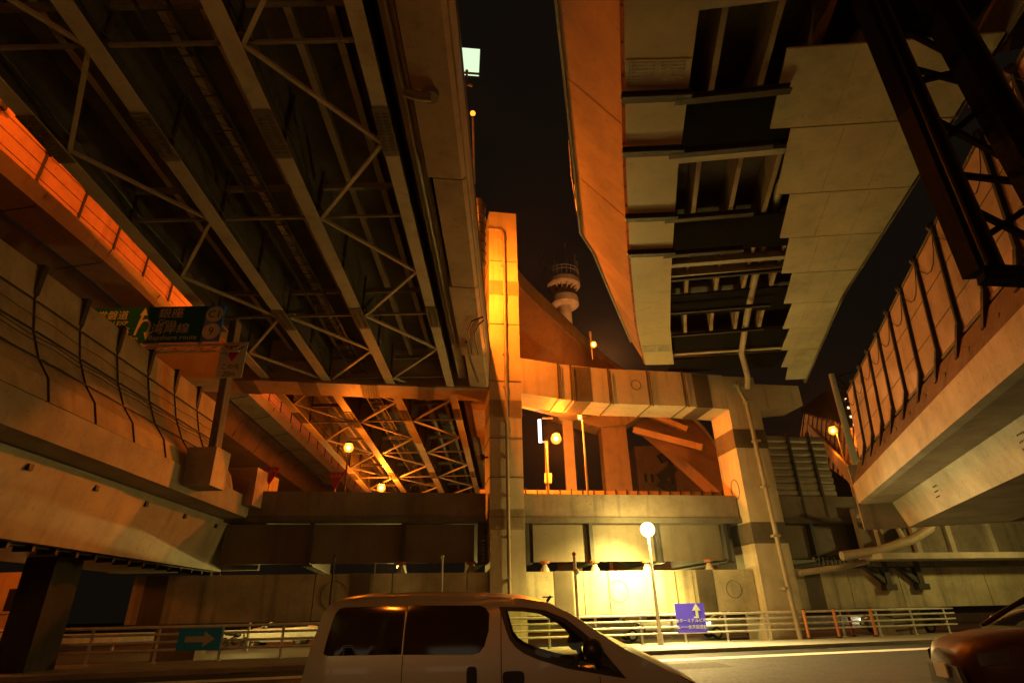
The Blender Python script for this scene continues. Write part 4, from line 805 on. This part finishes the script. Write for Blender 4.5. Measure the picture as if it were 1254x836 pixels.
MB().box((-24, 27, -.02), (a1.x, 28.2, PY(30, 700, 27).z)).build('wall', PANEL, kb)
w0, w1 = PY(4, 748, 27), PY(44, 720, 27); MB().box((w0.x, 26.95, w0.z), (w1.x, 26.997, w1.z)).build('window', BLACK, kb)
MB().box((w0.x - .08, 26.92, w0.z - .1), (w1.x + .08, 26.99, w0.z - .003)).build('sill', CONC, kb)
MB().box((w0.x + .75, 26.93, w0.z), (w0.x + .82, 26.948, w1.z)).build('window_bar', GALV, kb)
v0, v1 = PY(0, 806, 26.9), PY(22, 797, 26.9); MB().box((v0.x - .5, 26.85, v0.z), (v0.x + .1, 26.93, v1.z)).build('wall_light', glow('kiosk_light', (1, .45, .1), 12), kb); MB().box((v0.x + .25, 26.85, v0.z), (v1.x, 26.93, v1.z + .1)).build('wall_light', MATS['kiosk_light'], kb)
lamp('street_lamp', (-17.5, 24.0, .13), (-17.5, 24.0, 3.1), .1, (1, .45, .14), 260, 'small orange lamp in front of the pinkish building', group='sodium lamps') if False else None

lamp('street_lamp', (-21.0, 23.5, .13), (-21.0, 23.5, 4.2), .2, SODIUM, 260, 'orange lamp in front of the pinkish building, beyond the left edge', group='sodium lamps')
# ================================================================== van
VAN_P = plain('van_paint', (.42, .44, .41), .28, .4, .6)
vn = thing('van', (-.2, 7.05, 0), 'silver-beige delivery van passing in front of the camera, cropped by the frame', 'van')
HW = .82
def vy(x, z):                                               # half width of the body at a point of the side
    wd = HW
    if z > 1.12: wd -= .10 * ((z - 1.12) / .66) ** 1.3
    if z > 1.66: wd -= .10 * ((z - 1.66) / .12) ** 2
    if z < .5: wd -= .05
    if x > .9: wd -= .18 * ((x - .9) / 1.1) ** 1.7
    if x < -1.85: wd -= .06 * min(1, (-1.85 - x) / .25)
    return wd
OUT = [(-2.1, .35), (-2.12, .6), (-2.09, 1.0), (-2.03, 1.33), (-1.95, 1.64), (-1.9, 1.71), (-1.8, 1.755), (-1.6, 1.78), (-1.15, 1.785), (-.69, 1.78), (-.3, 1.76), (.05, 1.73), (.29, 1.69), (.53, 1.58), (.67, 1.49), (.8, 1.40), (1.03, 1.26), (1.29, 1.14), (1.62, .97), (1.86, .8), (1.98, .62), (2.0, .4), (1.95, .3), (1.72, .3)]
WH = [(-1.35, .32), (1.4, .32)]
low = [(1.72, .3)] + [(1.4 + .38 * math.cos(a), .32 + .38 * math.sin(a)) for a in [k * math.pi / 10 for k in range(11)]] + [(1.0, .28), (-.9, .28)] + [(-1.35 + .38 * math.cos(a), .32 + .38 * math.sin(a)) for a in [k * math.pi / 10 for k in range(11)]] + [(-1.75, .3)]
OUT = OUT[:-1] + low
Q1 = [(-1.885, 1.28), (-1.88, 1.34), (-1.845, 1.55), (-1.82, 1.63), (-1.79, 1.67), (-1.74, 1.685), (-1.12, 1.69), (-1.13, 1.26), (-1.84, 1.262)]
Q2 = [(-1.105, 1.69), (-.38, 1.675), (-.32, 1.65), (-.285, 1.6), (-.29, 1.45), (-.33, 1.32), (-.38, 1.26), (-.44, 1.245), (-1.115, 1.258)]
DW = [(-.19, 1.66), (.05, 1.65), (.27, 1.62), (.47, 1.54), (.62, 1.43), (.78, 1.29), (1.01, 1.02), (.77, 1.06), (.45, 1.115), (.19, 1.19), (.05, 1.245), (-.03, 1.30), (-.09, 1.37), (-.125, 1.46)]
O1 = [(-.125, 1.62), (.05, 1.615), (.26, 1.585), (.44, 1.505), (.6, 1.38), (.69, 1.24), (.725, 1.105), (.45, 1.155), (.2, 1.225), (.06, 1.285), (-.01, 1.335), (-.06, 1.4), (-.09, 1.5)]
O2 = [(.745, 1.285), (.8, 1.235), (.945, 1.055), (.79, 1.085), (.765, 1.18)]
def inside(p, poly):
    r_ = False; n = len(poly)
    for i in range(n):
        (x1_, y1_), (x2_, y2_) = poly[i], poly[(i + 1) % n]
        if (y1_ > p[1]) != (y2_ > p[1]) and p[0] < (x2_ - x1_) * (p[1] - y1_) / (y2_ - y1_) + x1_: r_ = not r_
    return r_
def dens(poly, st=.07):
    o = []
    for i in range(len(poly)):
        a, b_ = Vector(poly[i]), Vector(poly[(i + 1) % len(poly)]); n = max(1, int((b_ - a).length / st))
        o += [tuple(a + (b_ - a) * k / n) for k in range(n)]
    return o
def sheet(outer, holes, side, off=0, st=.09):
    """triangulated panel following the side of the body, with openings left free"""
    loops = [dens(outer)] + [dens(h) for h in holes]; vs, es = [], []
    for L_ in loops:
        n0 = len(vs); vs += [Vector(p_) for p_ in L_]; es += [(n0 + i, n0 + (i + 1) % len(L_)) for i in range(len(L_))]
    xs_ = [p_[0] for p_ in outer]; zs_ = [p_[1] for p_ in outer]; x_ = min(xs_)
    while x_ < max(xs_):
        z_ = min(zs_)
        while z_ < max(zs_):
            p_ = (x_, z_)
            if inside(p_, outer) and not any(inside(p_, h) for h in holes) and min((Vector(p_) - v).length for v in vs[:sum(len(l) for l in loops)]) > .03: vs.append(Vector(p_))
            z_ += st
        x_ += st
    V2, _, F2, *_ = geometry.delaunay_2d_cdt(vs, es, [], 0, 1e-5)
    fs = []
    for f in F2:
        c = sum((V2[i] for i in f), Vector((0, 0))) / len(f)
        if inside(c, outer) and not any(inside(c, h) for h in holes): fs.append(list(f))
    return MB().add([(v.x - .2 + .2, 7.05 + side * (vy(v.x, v.y) + off), v.y) for v in V2], fs)
for sd in (-1, 1): sheet(OUT, [Q1, Q2, DW], sd).build('side_panel', VAN_P, vn, True)
# roof / nose / rear skins joining both sides
def skin(path):
    n = 9; secs = []
    for x, z in path:
        wd = vy(x, z); row = []
        for k in range(n):
            t_ = -1 + 2 * k / (n - 1); crown = (1 - t_ * t_)
            row.append((x + (.10 * crown if x > .9 else (-.04 * crown if x < -1.9 else 0)), 7.05 + t_ * wd, z + (.05 * crown if z > 1.7 else .03 * crown)))
        secs.append(row)
    return MB().sweep(secs, False)
i_r = OUT.index((-2.1, .35)); i_roof0 = OUT.index((-1.95, 1.64)); i_w0 = OUT.index((.29, 1.69)); i_w1 = OUT.index((1.03, 1.26)); i_n = OUT.index((1.95, .3))
skin(OUT[i_r:i_roof0 + 1]).build('rear_door', VAN_P, vn, True); skin(OUT[i_roof0:i_w0 + 1]).build('roof', VAN_P, vn, True)
skin(OUT[i_w0:i_w1 + 1]).build('windscreen', glass('van_glass', (.55, .58, .5)), vn, True); skin(OUT[i_w1:i_n + 1]).build('bonnet', VAN_P, vn, True)
VDARK = plain('van_dark_glass', (.004, .004, .004), .06); TRIM = plain('van_trim', (.01, .01, .01), .35)
for sd in (-1, 1):
    sheet(Q1, [], sd, -.006).build('side_window', VDARK, vn, True); sheet(Q2, [], sd, -.006).build('side_window', VDARK, vn, True)
    d_ = sheet(DW, [O1, O2], sd, -.004).build('window_trim', TRIM, vn, True)
    sheet(O1, [], sd, -.015).build('door_window', glass('van_side_glass', (.82, .84, .72)), vn, True); sheet(O2, [], sd, -.015).build('quarter_window', MATS['van_side_glass'], vn, True)
    yy = 7.05 + sd * (HW + .005)
    for xs0 in (-1.115, -.17):
        MB().sweep([[(xs0 - .004 + (0), 7.05 + sd * (vy(xs0, z) + .0015), z), (xs0 + .004, 7.05 + sd * (vy(xs0, z) + .0015), z)] for z in [.35 + .1 * k for k in range(14)]], False).build('door_seam', TRIM, vn)
    q = MB(); q.sweep([[(.74 + .02 - .004, 7.05 + sd * (vy(.74, z) + .0015), z), (.764, 7.05 + sd * (vy(.74, z) + .0015), z)] for z in [.35 + .1 * k for k in range(8)]], False)
    q.build('door_seam', TRIM, vn)
    for (hx0, hx1, hz0, hz1) in ((-.5, -.4, .97, 1.15), (-.16, .05, .99, 1.105)):
        q = MB(); yo = 7.05 + sd * (HW + .008); pp = []
        for k in range(16):
            a = 2 * math.pi * k / 16; ca, sa = math.cos(a), math.sin(a); pp.append(((hx0 + hx1) / 2 + (hx1 - hx0) / 2 * math.copysign(abs(ca) ** .5, ca), (hz0 + hz1) / 2 + (hz1 - hz0) / 2 * math.copysign(abs(sa) ** .5, sa)))
        q.hexa([(x_, yo - sd * .02, z_) for x_, z_ in pp], [(x_, yo, z_) for x_, z_ in pp]); q.build('door_handle', TRIM, vn)
    q = MB(); mc = Vector((.70, 7.05 + sd * (vy(.7, 1.25) + .12), 1.27)); q.sphere(mc, .1, 14, 1.0); q.tube([mc - Vector((0, 0, .05)), Vector((.76, 7.05 + sd * vy(.76, 1.14), 1.12))], .025, 8); q.build('wing_mirror', TRIM, vn, True)
    for wx, wz in WH:
        wh = wheel(MB(), (wx, 7.05 + sd * .70, .32), .32, .2).build('wheel', WHEEL, vn, True); q = MB(); q.tube([(wx, 7.05 + sd * .72, .32), (wx, 7.05 + sd * .79, .32)], .17, 18); q.build('rim', CHROME, wh)
    q = MB(); q.hexa([(1.42, 7.05 + sd * .70, 1.06), (1.75, 7.05 + sd * .62, .9), (1.82, 7.05 + sd * .5, .84), (1.72, 7.05 + sd * .66, .80), (1.5, 7.05 + sd * .74, .95)], [(1.44, 7.05 + sd * .73, 1.07), (1.78, 7.05 + sd * .64, .92), (1.86, 7.05 + sd * .52, .86), (1.76, 7.05 + sd * .70, .80), (1.5, 7.05 + sd * .765, .96)]); q.build('headlight', plain('headlight_glass', (.05, .05, .045), .1, .3), vn)
q = MB(); q.box((-1.9, 6.36, .4), (1.5, 7.74, .46)); q.box((-.25, 6.42, .46), (-.19, 7.68, 1.30)); q.build('floor_pan', TRIM, vn)
for yy in (6.7, 7.4):
    q = MB(); q.box((-.1, yy - .22, .5), (.4, yy + .22, .72)); q.hexa([(-.15, yy - .2, .72), (-.02, yy - .2, .72), (-.02, yy + .2, .72), (-.15, yy + .2, .72)], [(-.185, yy - .16, 1.18), (-.12, yy - .16, 1.18), (-.12, yy + .16, 1.18), (-.185, yy + .16, 1.18)]); q.build('seat', TRIM, vn)
q = MB(); q.tube([(.55 + .05 * math.sin(a * math.pi / 10), 6.7 + .18 * math.cos(a * math.pi / 10), 1.02 + .17 * math.sin(a * math.pi / 10)) for a in range(21)], .018, 6); q.box((.62, 6.4, .7), (1.0, 7.7, 1.03)); q.build('dashboard', TRIM, vn)
q = MB(); q.box((.25, 6.33, 1.733), (.36, 6.36, 1.745)); q.tube([(.3, 6.42, 1.70), (.34, 6.42, 1.75)], .015, 6); q.build('roof_clip', TRIM, vn)

# ================================================================== red car at right
def make_car(name, loc, turn, zs, label, paint, group=None, lit=None):
    rc = thing(name, loc, label, 'car', group)
    CT = Matrix.Translation(loc) @ Matrix.Rotation(R(turn), 4, 'Z') @ Matrix.Diagonal((1, 1, zs, 1))       # local +x = forward
    st_ = [(-2.15, .62, .55, .95), (-2.1, .78, .45, 1.02), (-1.6, .86, .3, 1.08), (-.9, .87, .25, 1.05), (0, .87, .25, 1.03), (.8, .87, .25, 1.02), (1.3, .86, .27, 1.0), (1.7, .82, .3, .95), (2.0, .7, .36, .88), (2.15, .45, .45, .78)]
    def carsec(x, wd, zb_, zt_): return [(x, -wd * .92, zb_), (x, -wd, zb_ + .2), (x, -wd, (zb_ + zt_) / 2 + .05), (x, -wd * .95, zt_ - .08), (x, -wd * .8, zt_), (x, -wd * .4, zt_ + .04), (x, wd * .4, zt_ + .04), (x, wd * .8, zt_), (x, wd * .95, zt_ - .08), (x, wd, (zb_ + zt_) / 2 + .05), (x, wd, zb_ + .2), (x, wd * .92, zb_)]
    MB(CT).sweep([carsec(*k) for k in st_]).build('body', paint, rc, True)
    cab = [(-1.75, .70, 1.09, 1.12), (-1.2, .62, 1.07, 1.42), (-.5, .6, 1.05, 1.49), (.2, .62, 1.04, 1.46), (.75, .68, 1.03, 1.22), (1.1, .74, 1.02, 1.06)]
    MB(CT).sweep([[(x, -.76, zb_ - .05), (x, -wd, zt_ - .03), (x, -wd * .7, zt_), (x, wd * .7, zt_), (x, wd, zt_ - .03), (x, .76, zb_ - .05)] for x, wd, zb_, zt_ in cab]).build('cabin_glass', plain('car_glass', (.01, .012, .01), .05), rc, True)
    MB(CT).sweep([[(x, -wd - .01, zt_ - .035), (x, -wd * .7, zt_ + .012), (x, wd * .7, zt_ + .012), (x, wd + .01, zt_ - .035)] for x, wd, zb_, zt_ in cab[1:4]], False).build('roof', paint, rc, True)
    for sd in (-1, 1):
        MB(CT).tube([(1.1, sd * .76, 1.04), (.75, sd * .70, 1.21), (.2, sd * .64, 1.44), (-.5, sd * .62, 1.47)], .03, 6).build('pillar', paint, rc)
        MB(CT).hexa([(1.72, sd * .80, .70), (2.02, sd * .68, .66), (2.02, sd * .66, .78), (1.66, sd * .80, .86)], [(1.73, sd * .84, .70), (2.05, sd * .71, .66), (2.05, sd * .69, .78), (1.67, sd * .84, .86)]).build('headlight', lit or MATS['headlight_glass'], rc)
        MB(CT).sphere((.75, sd * .93, 1.1), .09, 10).build('wing_mirror', paint, rc, True)
        for wx in (-1.3, 1.35):
            wh = wheel(MB(CT), (wx, sd * .78, .31), .31, .2).build('wheel', WHEEL, rc, True); MB(CT).tube([(wx, sd * .8, .31), (wx, sd * .885, .31)], .19, 16).build('rim', CHROME, wh)
    MB(CT).hexa([(2.13, -.5, .42), (2.17, .5, .42), (2.19, .46, .64), (2.16, -.46, .64)], [(2.21, -.48, .42), (2.23, .48, .42), (2.24, .44, .64), (2.22, -.44, .64)]).build('grille', BLACK, rc)
    MB(CT).box((2.22, -.17, .5), (2.26, .17, .66)).build('number_plate', SWHITE, rc)
    MB(CT).hexa([(1.9, -.85, .24), (2.22, -.5, .26), (2.22, .5, .26), (1.9, .85, .24)], [(1.9, -.87, .3), (2.27, -.5, .32), (2.27, .5, .32), (1.9, .87, .3)]).build('bumper_lip', TRIM, rc)
    return rc
CARP = plain('car_red', (.05, .010, .009), .5, .0, .15)
make_car('parked_car', (8.62, 9.7, 0), 172, 1.2, 'dark red car entering at the right edge, nose towards the rail', CARP)
HL = glow('headlight_on', (1, .86, .5), 14); CARW = plain('car_white', (.6, .6, .56), .3, .1, .4)
for px, Y_, tn, pt_, ht, lab in ((900, 38.5, 182, CARW, HL, 'white car with bright headlights behind the rail, right of the blue-violet sign'), (742, 37.2, 3, CARW, None, 'white car behind the rail left of the lamp post'), (1105, 40, 178, plain('car_grey', (.12, .12, .12), .3, .3, .4), HL, 'grey car with lit headlights behind the rail near the red car'), (345, 41, 184, CARW, HL, 'pale car with lit headlights behind the rail just left of the van')):
    make_car('distant_car', Vector((PY(px, 775, Y_).x, Y_, 0)), tn, 1.05, lab, pt_, 'cars on the far road', ht)
# unseen building added behind the camera so the van's glass has something to reflect
sb = thing('added_building', (0, -16, 0), 'added building with glowing windows behind the camera, for the van glass to reflect', 'building')
MB().box((-30, -24, -.02), (30, -16, 18)).build('wall', BRICK, sb)
for k in range(12):
    if k in (2, 7): continue
    for z_ in (1.0, 5.0): MB().box((-28 + k * 4.8, -16.0 + .003, z_), (-28 + k * 4.8 + 2.2, -15.95, z_ + 1.5)).build('window', glow('added_window', (1, .72, .4), .55), sb)
MB().sphere((3.5, -2.2, 4.6), .16, 10).build('lamp', glow('red_signal', (1, .02, .01), 20), sb) if False else None

# ------------------------------------------------------------------ thin air volume added to give the lamps a halo like lens bloom
hz = MB().box((-950, -350, -1.1), (950, 950, 95)).build('haze', (hm := bpy.data.materials.new('haze')))
hz['kind'] = 'stuff'
hm.use_nodes = True; N = hm.node_tree.nodes; N.remove(N['Principled BSDF']); pv = N.new('ShaderNodeVolumePrincipled')
pv.inputs['Color'].default_value = (.9, .9, .9, 1); pv.inputs['Density'].default_value = .00018; pv.inputs['Anisotropy'].default_value = .85
hm.node_tree.links.new(pv.outputs[0], N['Material Output'].inputs['Volume'])
# ------------------------------------------------------------------ render settings
SC.render.engine = 'CYCLES'; SC.cycles.use_denoising = True; SC.cycles.max_bounces = 6; SC.cycles.diffuse_bounces = 4; SC.cycles.sample_clamp_indirect = 4
SC.cycles.caustics_reflective = False; SC.cycles.caustics_refractive = False
SC.view_settings.view_transform = 'Standard'; SC.view_settings.look = 'None'; SC.view_settings.gamma = 1; SC.view_settings.exposure = 0
SC.render.resolution_x, SC.render.resolution_y = 1024, 682
